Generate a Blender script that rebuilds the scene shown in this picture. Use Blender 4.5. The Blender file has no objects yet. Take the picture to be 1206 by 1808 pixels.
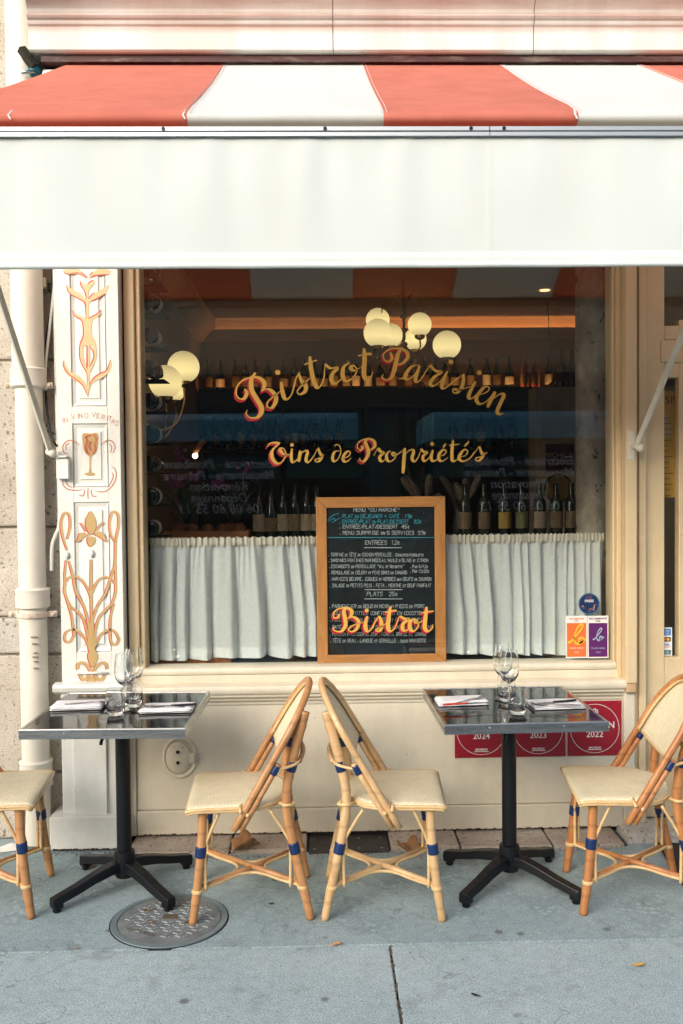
import bpy, math, random
from mathutils import Vector, Matrix, geometry
random.seed(11)
scene = bpy.context.scene
col = scene.collection
# ---------------------------------------------------------------- camera, sky, sun, exposure
PW, PH, FPX = 1206.0, 1808.0, 1650.0
CAM = (0.0, -4.35, 1.63)
YAW, PITCH, ROLL = math.atan(38/1650), math.atan(48/1650), math.radians(0.58)
def _basis():
    cy, sy, cp, sp = math.cos(YAW), math.sin(YAW), math.cos(PITCH), math.sin(PITCH)
    f = (sy*cp, cy*cp, -sp)
    r = (cy, -sy, 0.0)
    u = (r[1]*f[2]-r[2]*f[1], r[2]*f[0]-r[0]*f[2], r[0]*f[1]-r[1]*f[0])
    c, s = math.cos(ROLL), math.sin(ROLL)      # camera rolled clockwise
    r2 = tuple(r[i]*c - u[i]*s for i in range(3))
    u2 = tuple(u[i]*c + r[i]*s for i in range(3))
    return r2, u2, f
BR, BU, BF = _basis()
def ray(px, py):
    a, b = (px-PW/2)/FPX, -(py-PH/2)/FPX
    return tuple(BF[i]+a*BR[i]+b*BU[i] for i in range(3))
def at(px, py, Y):
    d = ray(px, py); t = (Y-CAM[1])/d[1]
    return (CAM[0]+d[0]*t, Y, CAM[2]+d[2]*t)
def onz(px, py, Z=0.0):
    d = ray(px, py); t = (Z-CAM[2])/d[2]
    return (CAM[0]+d[0]*t, CAM[1]+d[1]*t, Z)
def proj(x, y, z):
    v = (x-CAM[0], y-CAM[1], z-CAM[2])
    dt = lambda a: sum(a[i]*v[i] for i in range(3))
    w = dt(BF); return (PW/2+FPX*dt(BR)/w, PH/2-FPX*dt(BU)/w)
cd = bpy.data.cameras.new('camera'); cam = bpy.data.objects.new('camera', cd); col.objects.link(cam)
cd.sensor_fit = 'HORIZONTAL'; cd.sensor_width = 36.0; cd.lens = FPX/PW*36.0; cd.clip_start = 0.05; cd.clip_end = 400
M4 = Matrix.Identity(4)
for i in range(3):
    M4[i][0], M4[i][1], M4[i][2], M4[i][3] = BR[i], BU[i], -BF[i], CAM[i]
cam.matrix_world = M4
scene.camera = cam
SUN_EL, SUN_AZ = math.radians(24), math.radians(-34)     # azimuth measured from -Y (street side) towards +X; soft light from the left
world = bpy.data.worlds.new('World'); scene.world = world; world.use_nodes = True
wn = world.node_tree.nodes; wl = world.node_tree.links
sky = wn.new('ShaderNodeTexSky'); sky.sky_type = 'NISHITA'; sky.sun_disc = False
sdir = Vector((math.sin(SUN_AZ)*math.cos(SUN_EL), -math.cos(SUN_AZ)*math.cos(SUN_EL), math.sin(SUN_EL)))
sky.sun_elevation = SUN_EL; sky.sun_rotation = math.atan2(sdir.x, sdir.y)
sky.air_density = 1.0; sky.dust_density = 3.5; sky.ozone_density = 1.0
wl.new(sky.outputs[0], wn['Background'].inputs[0]); wn['Background'].inputs[1].default_value = 0.15
sd = bpy.data.lights.new('sun', 'SUN'); sun = bpy.data.objects.new('sun', sd); col.objects.link(sun)
sd.energy = 1.5; sd.angle = math.radians(45); sd.color = (1.0, 0.995, 0.985)
sun.rotation_euler = (-sdir).to_track_quat('-Z', 'Y').to_euler(); sun.location = (-4, -8, 9)
scene.view_settings.view_transform = 'Standard'; scene.view_settings.look = 'None'
scene.view_settings.exposure = 0.82; scene.view_settings.gamma = 1.0
scene.render.engine = 'CYCLES'
cy = scene.cycles; cy.use_denoising = True; cy.max_bounces = 10; cy.diffuse_bounces = 4; cy.glossy_bounces = 4
cy.transmission_bounces = 8; cy.transparent_max_bounces = 16; cy.caustics_reflective = False; cy.caustics_refractive = False
cy.sample_clamp_indirect = 6.0

# ---------------------------------------------------------------- helpers
def catmull(p, n=8, closed=False):
    p = [tuple(map(float, q)) for q in p]
    if len(p) < 3: n = max(n, 2)
    m = len(p); out = []
    for i in range(m if closed else m-1):
        if closed: a, b, c, d = p[i-1], p[i], p[(i+1) % m], p[(i+2) % m]
        else: a, b, c, d = p[max(i-1, 0)], p[i], p[i+1], p[min(i+2, m-1)]
        for k in range(n):
            t = k/n
            out.append(tuple(0.5*(2*b[j]+(c[j]-a[j])*t+(2*a[j]-5*b[j]+4*c[j]-d[j])*t*t+(3*b[j]-a[j]-3*c[j]+d[j])*t**3) for j in range(len(b))))
    if not closed: out.append(p[-1])
    return out

class MB:
    def __init__(s): s.v = []; s.f = []
    def add(s, vs, fs):
        o = len(s.v); s.v += [tuple(x) for x in vs]; s.f += [tuple(i+o for i in q) for q in fs]; return s
    def bx(s, x0, x1, y0, y1, z0, z1):
        return s.add([(x, y, z) for z in (z0, z1) for y in (y0, y1) for x in (x0, x1)],
                     [(0, 2, 3, 1), (4, 5, 7, 6), (0, 1, 5, 4), (2, 6, 7, 3), (0, 4, 6, 2), (1, 3, 7, 5)])
    def tube(s, pts, r, n=8, closed=False, cap=True, flat=1.0):
        P = [Vector(p) for p in pts]; m = len(P)
        R = r if isinstance(r, (list, tuple)) else [r]*m
        T = []
        for i in range(m):
            a = P[i-1] if (i > 0 or closed) else P[i]; b = P[(i+1) % m] if (i < m-1 or closed) else P[i]
            t = (b-a); T.append(t.normalized() if t.length > 1e-9 else Vector((0, 0, 1)))
        up = Vector((0, 0, 1)) if abs(T[0].z) < .9 else Vector((0, 1, 0))
        nrm = (up - T[0]*up.dot(T[0])).normalized(); vs = []
        for i in range(m):
            nrm = (nrm - T[i]*nrm.dot(T[i]))
            nrm = nrm.normalized() if nrm.length > 1e-6 else T[i].orthogonal().normalized()
            bn = T[i].cross(nrm)
            for k in range(n):
                a = 2*math.pi*k/n
                vs.append(P[i]+(nrm*math.cos(a)*flat+bn*math.sin(a))*R[i])
        fs = []
        for i in range(m if closed else m-1):
            j = (i+1) % m
            for k in range(n): fs.append((i*n+k, i*n+(k+1) % n, j*n+(k+1) % n, j*n+k))
        if cap and not closed: fs += [tuple(range(n-1, -1, -1)), tuple((m-1)*n+k for k in range(n))]
        return s.add(vs, fs)
    def lathe(s, prof, n=16, o=(0, 0, 0), closed=False, arc=None, sx=1.0, sy=1.0):
        vs = []; fs = []; m = len(prof); full = arc is None
        a0, a1 = (0, 2*math.pi) if full else arc
        nn = n if full else n+1
        for (r, z) in prof:
            for k in range(nn):
                a = a0+(a1-a0)*k/n
                vs.append((o[0]+r*math.cos(a)*sx, o[1]+r*math.sin(a)*sy, o[2]+z))
        for i in range(m if closed else m-1):
            j = (i+1) % m
            for k in range(n):
                k2 = (k+1) % nn
                fs.append((i*nn+k, i*nn+k2, j*nn+k2, j*nn+k))
        if full and not closed:
            if prof[0][0] > 1e-5: fs.append(tuple(range(nn-1, -1, -1)))
            if prof[-1][0] > 1e-5: fs.append(tuple((m-1)*nn+k for k in range(nn)))
        return s.add(vs, fs)
    def sphere(s, c, r, n=20, m=12, sz=1.0):
        return s.lathe([(max(r*math.sin(math.pi*i/m), 1e-4), -r*sz*math.cos(math.pi*i/m)) for i in range(m+1)], n, c)
    def extrude_x(s, prof, x0, x1):               # closed profile of (y, z)
        n = len(prof)
        vs = [(x0, y, z) for y, z in prof]+[(x1, y, z) for y, z in prof]
        fs = [(i, (i+1) % n, n+(i+1) % n, n+i) for i in range(n)]
        tri = geometry.tessellate_polygon([[Vector((y, z, 0)) for y, z in prof]])
        fs += [tuple(t) for t in tri]+[tuple(n+i for i in reversed(t)) for t in tri]
        return s.add(vs, fs)
    def fill(s, pts3):
        tri = geometry.tessellate_polygon([[Vector(p) for p in pts3]])
        return s.add(pts3, [tuple(t) for t in tri])
    def grid(s, fn, nu, nv):
        vs = [fn(i/nu, j/nv) for i in range(nu+1) for j in range(nv+1)]
        fs = [(i*(nv+1)+j, (i+1)*(nv+1)+j, (i+1)*(nv+1)+j+1, i*(nv+1)+j+1) for i in range(nu) for j in range(nv)]
        return s.add(vs, fs)
    def build(s, name, m=None, parent=None, smooth=False, bevel=0.0, solid=0.0, angle=None):
        me = bpy.data.meshes.new(name); me.from_pydata(s.v, [], s.f); me.validate(); me.update()
        o = bpy.data.objects.new(name, me); col.objects.link(o)
        import bmesh
        bm = bmesh.new(); bm.from_mesh(me); bmesh.ops.recalc_face_normals(bm, faces=bm.faces); bm.to_mesh(me); bm.free()
        if m: me.materials.append(m)
        if smooth:
            if angle: me.set_sharp_from_angle(angle=math.radians(angle))
            me.polygons.foreach_set('use_smooth', [True]*len(me.polygons))
        if solid:
            md = o.modifiers.new('solid', 'SOLIDIFY'); md.thickness = solid; md.offset = 0
        if bevel:
            md = o.modifiers.new('bevel', 'BEVEL'); md.width = bevel; md.segments = 2; md.limit_method = 'ANGLE'; md.angle_limit = math.radians(40)
        if parent: attach(o, parent)
        return o

WORLD = set()
def attach(o, parent):
    o.parent = parent
    if parent.name in WORLD: o.matrix_parent_inverse = Matrix.Translation(-Vector(parent.location))
def tag(o, label, cat=None, group=None, kind=None):
    if label: o['label'] = label
    if cat: o['category'] = cat
    if group: o['group'] = group
    if kind: o['kind'] = kind
    return o
def thing(name, label, cat, loc=(0, 0, 0), rz=0.0, group=None, world=True):
    o = bpy.data.objects.new(name, None); col.objects.link(o); o.empty_display_size = .1
    o.location = loc; o.rotation_euler = (0, 0, rz)
    if world: WORLD.add(o.name)
    return tag(o, label, cat, group)
def copy_tree(o, parent=None):
    c = o.copy(); col.objects.link(c)
    if o.name in WORLD: WORLD.add(c.name)
    for k in ('label', 'group'):
        pass
    if parent: c.parent = parent
    for ch in list(o.children): copy_tree(ch, c)
    return c
def structure(o, kind='structure'):
    o['kind'] = kind; return o

# ---- materials
MATS = {}
def new_mat(name):
    m = bpy.data.materials.new(name); m.use_nodes = True
    return m, m.node_tree.nodes, m.node_tree.links, m.node_tree.nodes['Principled BSDF']
def N(nt, t, **kw):
    n = nt.new(t)
    for k, v in kw.items():
        if hasattr(n, k): setattr(n, k, v)
        else: n.inputs[k].default_value = v
    return n
def coords(nt, ln, stretch=(1, 1, 1), kind='Object'):
    tc = nt.new('ShaderNodeTexCoord'); mp = nt.new('ShaderNodeMapping'); mp.inputs['Scale'].default_value = stretch
    ln.new(tc.outputs[kind], mp.inputs[0]); return mp.outputs[0]
def noise(nt, ln, vec, scale, detail=5, rough=.6):
    n = nt.new('ShaderNodeTexNoise'); n.inputs['Scale'].default_value = scale; n.inputs['Detail'].default_value = detail
    n.inputs['Roughness'].default_value = rough; ln.new(vec, n.inputs['Vector']); return n.outputs['Fac']
def ramp(nt, ln, fac, stops):
    r = nt.new('ShaderNodeValToRGB'); e = r.color_ramp.elements
    while len(e) < len(stops): e.new(0.5)
    for i, (p, c) in enumerate(stops):
        e[i].position = p; e[i].color = (c, c, c, 1) if isinstance(c, (int, float)) else (*c[:3], 1)
    ln.new(fac, r.inputs[0]); return r.outputs[0]
def mix(nt, ln, fac, a, b, mode='MIX'):
    m = nt.new('ShaderNodeMix'); m.data_type = 'RGBA'; m.blend_type = mode
    for s, v in ((0, fac), (6, a), (7, b)):
        if hasattr(v, 'is_linked'): ln.new(v, m.inputs[s])
        elif isinstance(v, (int, float)): m.inputs[s].default_value = v
        else: m.inputs[s].default_value = (*v[:3], 1)
    return m.outputs[2]
def bump(nt, ln, b, h, strength, dist=.01):
    n = nt.new('ShaderNodeBump'); n.inputs['Strength'].default_value = strength; n.inputs['Distance'].default_value = dist
    ln.new(h, n.inputs['Height']); ln.new(n.outputs[0], b.inputs['Normal'])
def mat(name, c, rough=.6, metal=0.0, var=.12, scale=4, bmp=0.0, bscale=60, stretch=(1, 1, 1), spec=.5, dirt=None, dscale=3, damt=.5, kind='Object'):
    if name in MATS: return MATS[name]
    m, nt, ln, b = new_mat(name)
    v = coords(nt, ln, stretch, kind); f = noise(nt, ln, v, scale)
    cc = ramp(nt, ln, f, [(.25, tuple(x*(1-var) for x in c)), (.75, tuple(min(1, x*(1+var)) for x in c))])
    if dirt:
        d = ramp(nt, ln, noise(nt, ln, v, dscale, 8, .7), [(.5, 0.0), (.72, damt)])
        cc = mix(nt, ln, d, cc, dirt)
    ln.new(cc, b.inputs['Base Color'])
    b.inputs['Metallic'].default_value = metal; b.inputs['Specular IOR Level'].default_value = spec
    rr = nt.new('ShaderNodeMapRange'); rr.inputs['To Min'].default_value = max(0, rough-.08); rr.inputs['To Max'].default_value = min(1, rough+.1)
    ln.new(noise(nt, ln, v, scale*3), rr.inputs[0]); ln.new(rr.outputs[0], b.inputs['Roughness'])
    if bmp: bump(nt, ln, b, noise(nt, ln, v, bscale, 6), bmp, .004)
    MATS[name] = m; return m
def emis(name, c, s):
    if name in MATS: return MATS[name]
    m, nt, ln, b = new_mat(name); b.inputs['Base Color'].default_value = (*c, 1)
    b.inputs['Emission Color'].default_value = (*c, 1); b.inputs['Emission Strength'].default_value = s
    b.inputs['Roughness'].default_value = .3
    MATS[name] = m; return m
def fabric(name, c, trans=.3, tc=None, weave=900, var=.05, sheer=0.0, bmp=.1, vs=3, stain=None):
    if name in MATS: return MATS[name]
    m, nt, ln, b = new_mat(name); nt.remove(b)
    v = coords(nt, ln)
    cc = ramp(nt, ln, noise(nt, ln, v, vs, 6), [(.3, tuple(x*(1-var) for x in c)), (.7, tuple(min(1, x*(1+var)) for x in c))])
    if stain:
        cc = mix(nt, ln, ramp(nt, ln, noise(nt, ln, coords(nt, ln, (1.4, 1, .5)), 3, 6, .65), [(.48, 0.0), (.75, .55)]), cc, stain)
    d = nt.new('ShaderNodeBsdfDiffuse'); t = nt.new('ShaderNodeBsdfTranslucent'); mx = nt.new('ShaderNodeMixShader'); mx.inputs[0].default_value = trans
    ln.new(cc, d.inputs[0])
    if tc: t.inputs[0].default_value = (*tc, 1)
    else: ln.new(cc, t.inputs[0])
    bn = nt.new('ShaderNodeBump'); bn.inputs['Strength'].default_value = bmp; bn.inputs['Distance'].default_value = .002
    ln.new(noise(nt, ln, v, weave, 2), bn.inputs['Height']); ln.new(bn.outputs[0], d.inputs['Normal'])
    ln.new(d.outputs[0], mx.inputs[1]); ln.new(t.outputs[0], mx.inputs[2]); out = mx.outputs[0]
    if sheer:
        tr = nt.new('ShaderNodeBsdfTransparent'); m2 = nt.new('ShaderNodeMixShader'); m2.inputs[0].default_value = sheer
        ln.new(out, m2.inputs[1]); ln.new(tr.outputs[0], m2.inputs[2]); out = m2.outputs[0]
    ln.new(out, nt['Material Output'].inputs[0]); MATS[name] = m; return m
def thin_glass(name, tint=(1, 1, 1), ior=1.45, dust=0.0):
    m, nt, ln, b = new_mat(name); nt.remove(b)
    tr = nt.new('ShaderNodeBsdfTransparent'); tr.inputs[0].default_value = (*tint, 1)
    gl = nt.new('ShaderNodeBsdfGlossy'); gl.inputs['Roughness'].default_value = .004
    fr = nt.new('ShaderNodeFresnel'); ge = nt.new('ShaderNodeNewGeometry'); mr = nt.new('ShaderNodeMapRange')   # same reflectance entering and leaving the thin pane
    mr.inputs['To Min'].default_value = ior; mr.inputs['To Max'].default_value = 1/ior; ln.new(ge.outputs['Backfacing'], mr.inputs[0]); ln.new(mr.outputs[0], fr.inputs[0])
    mx = nt.new('ShaderNodeMixShader'); ln.new(fr.outputs[0], mx.inputs[0]); ln.new(tr.outputs[0], mx.inputs[1]); ln.new(gl.outputs[0], mx.inputs[2])
    ln.new(mx.outputs[0], nt['Material Output'].inputs[0]); return m
def clear_glass(name, c=(1, 1, 1), rough=0.0):
    m, nt, ln, b = new_mat(name)
    b.inputs['Base Color'].default_value = (*c, 1); b.inputs['Transmission Weight'].default_value = 1.0
    b.inputs['Roughness'].default_value = rough; b.inputs['IOR'].default_value = 1.48
    return m

# ---- flat print: brush strokes, filled shapes, built-in letters
class Ink(MB):
    lift = 0.0
    def stroke(s, pts, w, tf, n=7, nib=None, taper=.35):
        """pts in a traced drawing; w = width there; tf maps a drawing point + lift to the world."""
        if n == 1 and nib is None:            # straight pen strokes, square ends
            for (x0, y0), (x1, y1) in zip(pts[:-1], pts[1:]):
                dx, dy = x1-x0, y1-y0; l = math.hypot(dx, dy) or 1; dx *= w*.5/l; dy *= w*.5/l
                s.add([tf((x0-dx*.7-dy, y0-dy*.7+dx), s.lift), tf((x0-dx*.7+dy, y0-dy*.7-dx), s.lift), tf((x1+dx*.7+dy, y1+dy*.7-dx), s.lift), tf((x1+dx*.7-dy, y1+dy*.7+dx), s.lift)], [(0, 1, 2, 3)]); s.lift += .000004
            return s
        p = catmull(pts, n); m = len(p); L = []; Rr = []
        for i in range(m):
            a, b = p[max(i-1, 0)], p[min(i+1, m-1)]
            dx, dy = b[0]-a[0], b[1]-a[1]; l = math.hypot(dx, dy) or 1; dx /= l; dy /= l
            ww = w
            if nib is not None: ww = nib+(w-nib)*max(0.0, dy*.92+dx*.15)**.8 if dy > -.1 else nib
            e = min(i, m-1-i)/max(1, m*.16)
            ww *= taper+(1-taper)*min(1, e)
            L.append((p[i], (-dy, dx), ww))
        ws = [q[2] for q in L]
        ws = [sum(ws[max(0, i-2):i+3])/len(ws[max(0, i-2):i+3]) for i in range(m)]
        vs = []
        for (q, nn, _), ww in zip(L, ws):
            vs.append(tf((q[0]+nn[0]*ww/2, q[1]+nn[1]*ww/2), s.lift)); vs.append(tf((q[0]-nn[0]*ww/2, q[1]-nn[1]*ww/2), s.lift))
        s.lift += .00004
        return s.add(vs, [(2*i, 2*i+1, 2*i+3, 2*i+2) for i in range(m-1)])
    def blob(s, pts, tf, n=5, smooth=True):
        p = catmull(pts, n, True) if smooth else pts
        s.fill([tf(q, s.lift) for q in p]); s.lift += .00004; return s
    def dot(s, c, r, tf, ry=None, k=18):
        return s.blob([(c[0]+r*math.cos(2*math.pi*i/k), c[1]+(ry or r)*math.sin(2*math.pi*i/k)) for i in range(k)], tf, smooth=False)
def tracer(ox, oy, sc, Y):
    """a drawing traced at scale sc from photo pixel (ox, oy), laid on the plane y = Y."""
    return lambda q, lift=0.0: at(ox+q[0]/sc, oy+q[1]/sc, Y) if not lift else (lambda r: (r[0], r[1]-lift, r[2]))(at(ox+q[0]/sc, oy+q[1]/sc, Y))

SF = {'A': '002640|1232', 'B': '000636454433 03|3342413000', 'C': '45362615112 03041', 'D': '00062644422000', 'E': '40000646|0333', 'F': '000646|0333',
 'G': '45361605011030414323', 'H': '0006|4046|0343', 'I': '2026', 'J': '46413010 01', 'L': '060040', 'M': '0006234640', 'N': '00064046', 'O': '1636454130100105 16',
 'P': '00063645443303', 'Q': '1636454130100105 16|2240', 'R': '00063645443303|2340', 'S': '45361605143342413010 01', 'T': '2026|0646', 'U': '060110304146',
 'V': '062046', 'X': '0046|0640', 'Y': '0623 46|2320', 'Z': '06460040', '0': '1636454130100105 16', '1': '15262 0', '2': '05163645440040', '3': '0516364534 231334|3342413010 01',
 '5': '46060333424130 1001', '6': '3616051101304142 33130 3', '9': '4333140516364541 3010', '4': '30360242', '/': '0046', '.': '20 2120', ',': '2110', "'": '2624', '"': '1614|3634',
 '-': '1333', 'K': '0006|0346|1440', '+': '2125|0343', 'e': '45362615112030 41|0424|0323', '7': '064620'}
ACC = {'É': ('E', '2738'), 'Î': ('I', '172837'), 'Ê': ('E', '172837'), 'À': ('A', '1827'), 'Û': ('U', '172837'), 'é': ('E', '2738'), 'à': ('A', '1827'), 'ç': ('C', '20192'), '€': ('e', '')}
def glyph(ch):
    a = ''
    if ch in ACC: ch, a = ACC[ch]
    elif ch not in SF: ch = ch.upper()
    g = SF.get(ch, '')
    out = []
    for part in (g+('|'+a if len(a) >= 4 else '')).split('|'):
        d = part.replace(' ', ''); pl = [(int(d[i]), int(d[i+1])) for i in range(0, len(d)-1, 2)]
        if len(pl) > 1: out.append(pl)
    return out
def hand_write(ink, text, x, y, h, w, tf, jit=.25, slant=.1, sp=1.35):
    """single-stroke handwriting; baseline starts at (x, y) with y down, h = cap height."""
    u = h/6; rnd = random.Random(text)
    for ch in text:
        if ch == ' ': x += u*3.2; continue
        k = .72 if (ch.islower() or ch == '€') else 1.0
        for pl in glyph(ch):
            q = [(x+(px+rnd.uniform(-jit, jit)+py*slant)*u*k, y-(py+rnd.uniform(-jit, jit))*u*k) for px, py in pl]
            ink.stroke(q, w, tf, n=1, taper=.9)
        x += u*k*(4+sp) if ch not in ".,'I/" else u*k*(2.6+sp)
    return x
def letters(text, size, tf=None, name='lettering', m=None, parent=None, bold=0.0, shear=0.0, align='CENTER', depth=0.0):
    """built-in font, flat; local text plane x right, y up, mapped by tf((x, y))."""
    cu = bpy.data.curves.new('t', 'FONT'); cu.body = text; cu.size = size; cu.align_x = align; cu.shear = shear; cu.offset = bold; cu.resolution_u = 3; cu.extrude = depth
    o = bpy.data.objects.new('t', cu); me = bpy.data.meshes.new_from_object(o)
    vs = [tf((v.co.x, v.co.y)) for v in me.vertices]; fs = [tuple(p.vertices) for p in me.polygons]
    bpy.data.objects.remove(o); bpy.data.meshes.remove(me); bpy.data.curves.remove(cu)
    return MB().add(vs, fs).build(name, m, parent)
def roty(mb, c):      # turn a lathe about z into one that faces the street
    mb.v = [(c[0]+x, c[1]-z, c[2]+y) for x, y, z in mb.v]; return mb
def ring(ink, c, r, w, tf, k=40):
    pts = [(c[0]+r*math.cos(2*math.pi*i/k), c[1]+r*math.sin(2*math.pi*i/k)) for i in range(k+1)]
    return ink.stroke(pts, w, tf, n=1, taper=1)
# ---------------------------------------------------------------- materials of the place
def paint_mat(name, c, chip=(.16, .11, .07), chips=.5, rough=.42, streak=.08):
    m, nt, ln, b = new_mat(name); v = coords(nt, ln)
    vs = coords(nt, ln, (1, 1, .18))
    cc = ramp(nt, ln, noise(nt, ln, vs, 7, 6), [(.3, tuple(x*(1-streak) for x in c)), (.7, tuple(min(1, x*(1+streak*.6)) for x in c))])
    grime = ramp(nt, ln, noise(nt, ln, v, 2.6, 10, .75), [(.48, 0.0), (.78, .42)])
    cc = mix(nt, ln, grime, cc, (c[0]*.55, c[1]*.5, c[2]*.42))
    ch = ramp(nt, ln, noise(nt, ln, v, 38, 4, .6), [(.715, 0.0), (.73, chips)])
    cc = mix(nt, ln, ch, cc, chip)
    ln.new(cc, b.inputs['Base Color']); b.inputs['Roughness'].default_value = rough
    bump(nt, ln, b, noise(nt, ln, coords(nt, ln, (1, 1, .12)), 45, 5), .12, .004)
    MATS[name] = m; return m
white_paint = paint_mat('white_paint', (.745, .755, .70))
warm_lit_cream = paint_mat('warm_lit_cream', (.68, .54, .33))  # same cream paint, with the warm light under the awning put into its colour
cream_paint = paint_mat('cream_paint', (.71, .65, .505))
pipe_paint = paint_mat('pipe_paint', (.78, .74, .63), chip=(.3, .32, .34), chips=.7)
def stone_mat(name, a, b2, pit=.5, scale=2.5):
    m, nt, ln, b = new_mat(name); v = coords(nt, ln)
    cc = ramp(nt, ln, noise(nt, ln, v, scale, 10, .68), [(.3, a), (.68, b2)])
    pits = ramp(nt, ln, noise(nt, ln, v, 55, 3, .5), [(.30, 1.0), (.40, 0.0)])
    cc = mix(nt, ln, pits, cc, tuple(x*.45 for x in a))
    sp = ramp(nt, ln, noise(nt, ln, v, 160, 2, .5), [(.35, .80), (.65, 1.12)])
    cc = mix(nt, ln, 1.0, cc, sp, 'MULTIPLY')
    ln.new(cc, b.inputs['Base Color']); b.inputs['Roughness'].default_value = .9; b.inputs['Specular IOR Level'].default_value = .2
    mx = nt.new('ShaderNodeMath'); mx.operation = 'SUBTRACT'; ln.new(noise(nt, ln, v, 26, 9, .7), mx.inputs[0]); ln.new(pits, mx.inputs[1])
    bump(nt, ln, b, mx.outputs[0], pit, .006); MATS[name] = m; return m
wall_stone = stone_mat('wall_stone', (.40, .35, .28), (.60, .55, .47))
pale_stone = stone_mat('pale_stone', (.42, .39, .34), (.56, .53, .47))
step_stone = stone_mat('step_stone', (.30, .25, .20), (.48, .42, .35), .4, 3.5)
def pavement_mat(name, a, b2, peb=0.0):
    m, nt, ln, b = new_mat(name); v = coords(nt, ln)
    cc = ramp(nt, ln, noise(nt, ln, v, 1.7, 9, .66), [(.28, a), (.72, b2)])
    cc = mix(nt, ln, 1.0, cc, ramp(nt, ln, noise(nt, ln, v, 190, 2, .5), [(.34, .66), (.66, 1.25)]), 'MULTIPLY')
    cc = mix(nt, ln, 1.0, cc, ramp(nt, ln, noise(nt, ln, v, 26, 7, .75), [(.3, .82), (.7, 1.12)]), 'MULTIPLY')
    cc = mix(nt, ln, ramp(nt, ln, noise(nt, ln, v, 330, 1, .5), [(.70, 0.0), (.74, .5)]), cc, (.62, .62, .58))
    gum = nt.new('ShaderNodeTexVoronoi'); gum.inputs['Scale'].default_value = 4.6; ln.new(v, gum.inputs['Vector'])
    cc = mix(nt, ln, ramp(nt, ln, gum.outputs['Distance'], [(.05, .75), (.095, 0.0)]), cc, (.10, .105, .105))
    cc = mix(nt, ln, ramp(nt, ln, noise(nt, ln, v, 6, 6, .7), [(.56, 0.0), (.74, .6)]), cc, (.13, .135, .13))
    g2 = nt.new('ShaderNodeTexVoronoi'); g2.inputs['Scale'].default_value = 17; ln.new(v, g2.inputs['Vector'])
    cc = mix(nt, ln, ramp(nt, ln, g2.outputs['Distance'], [(.05, .55), (.10, 0.0)]), cc, (.12, .12, .115))
    crk = nt.new('ShaderNodeTexVoronoi'); crk.feature = 'DISTANCE_TO_EDGE'; crk.inputs['Scale'].default_value = .55; dv = nt.new('ShaderNodeVectorMath'); dv.operation = 'ADD'; dn = nt.new('ShaderNodeTexNoise'); dn.inputs['Scale'].default_value = 5; ln.new(v, dn.inputs['Vector']); ln.new(v, dv.inputs[0]); ln.new(dn.outputs['Color'], dv.inputs[1]); ln.new(dv.outputs[0], crk.inputs['Vector'])
    cc = mix(nt, ln, ramp(nt, ln, crk.outputs['Distance'], [(.0015, .5), (.004, 0.0)]), cc, (.09, .09, .085))
    hgt = noise(nt, ln, v, 120, 6, .7)
    if peb:
        pv = nt.new('ShaderNodeTexVoronoi'); pv.inputs['Scale'].default_value = 34; ln.new(v, pv.inputs['Vector'])
        msk = ramp(nt, ln, noise(nt, ln, v, 4.5, 3), [(.50, 0.0), (.62, peb)])
        pc = ramp(nt, ln, pv.outputs['Distance'], [(.25, 1.35), (.5, .70)])
        cc = mix(nt, ln, msk, cc, mix(nt, ln, 1.0, cc, pc, 'MULTIPLY'))
    ln.new(cc, b.inputs['Base Color']); b.inputs['Roughness'].default_value = .78; b.inputs['Specular IOR Level'].default_value = .35
    bump(nt, ln, b, hgt, .35, .004); MATS[name] = m; return m
pave_front = pavement_mat('paving_slab', (.335, .43, .445), (.44, .535, .55))
pave_back = pavement_mat('paving_mastic', (.245, .33, .345), (.37, .46, .475), .5)
asphalt = mat('road_asphalt', (.05, .05, .052), .85, var=.3, scale=9, bmp=.4, bscale=150)
dark_gap = mat('dark_gap', (.02, .018, .016), .9)
black_metal = mat('black_metal', (.005, .006, .008), .36, .0, var=.3, scale=14, bmp=.08, bscale=220, spec=.32)
steel = mat('steel', (.46, .45, .43), .28, 1.0, var=.2, scale=9, bmp=.05, bscale=60, stretch=(.3, 1, 4), dirt=(.25, .27, .28), dscale=8, damt=.6)
brass = mat('brass', (.62, .40, .15), .28, 1.0)
rust_red = mat('rust_red', (.055, .012, .010), .6, var=.4, scale=5, dirt=(.4, .36, .30), dscale=12, damt=.5, stretch=(.4, 1, 2))
gold_ink = mat('gold_paint', (.47, .33, .135), .45, var=.12, scale=6)
gold_glass = mat('gold_lettering', (.66, .40, .08), .4, var=.08)
red_ink = mat('red_paint', (.55, .035, .03), .5, var=.1)
red_glass = mat('red_lettering', (.42, .008, .02), .5, var=.1)
rose_ink = mat('rose_paint', (.45, .16, .08), .5, var=.2)
signw = mat('white_print', (.80, .79, .75), .5, var=.03)
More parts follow.
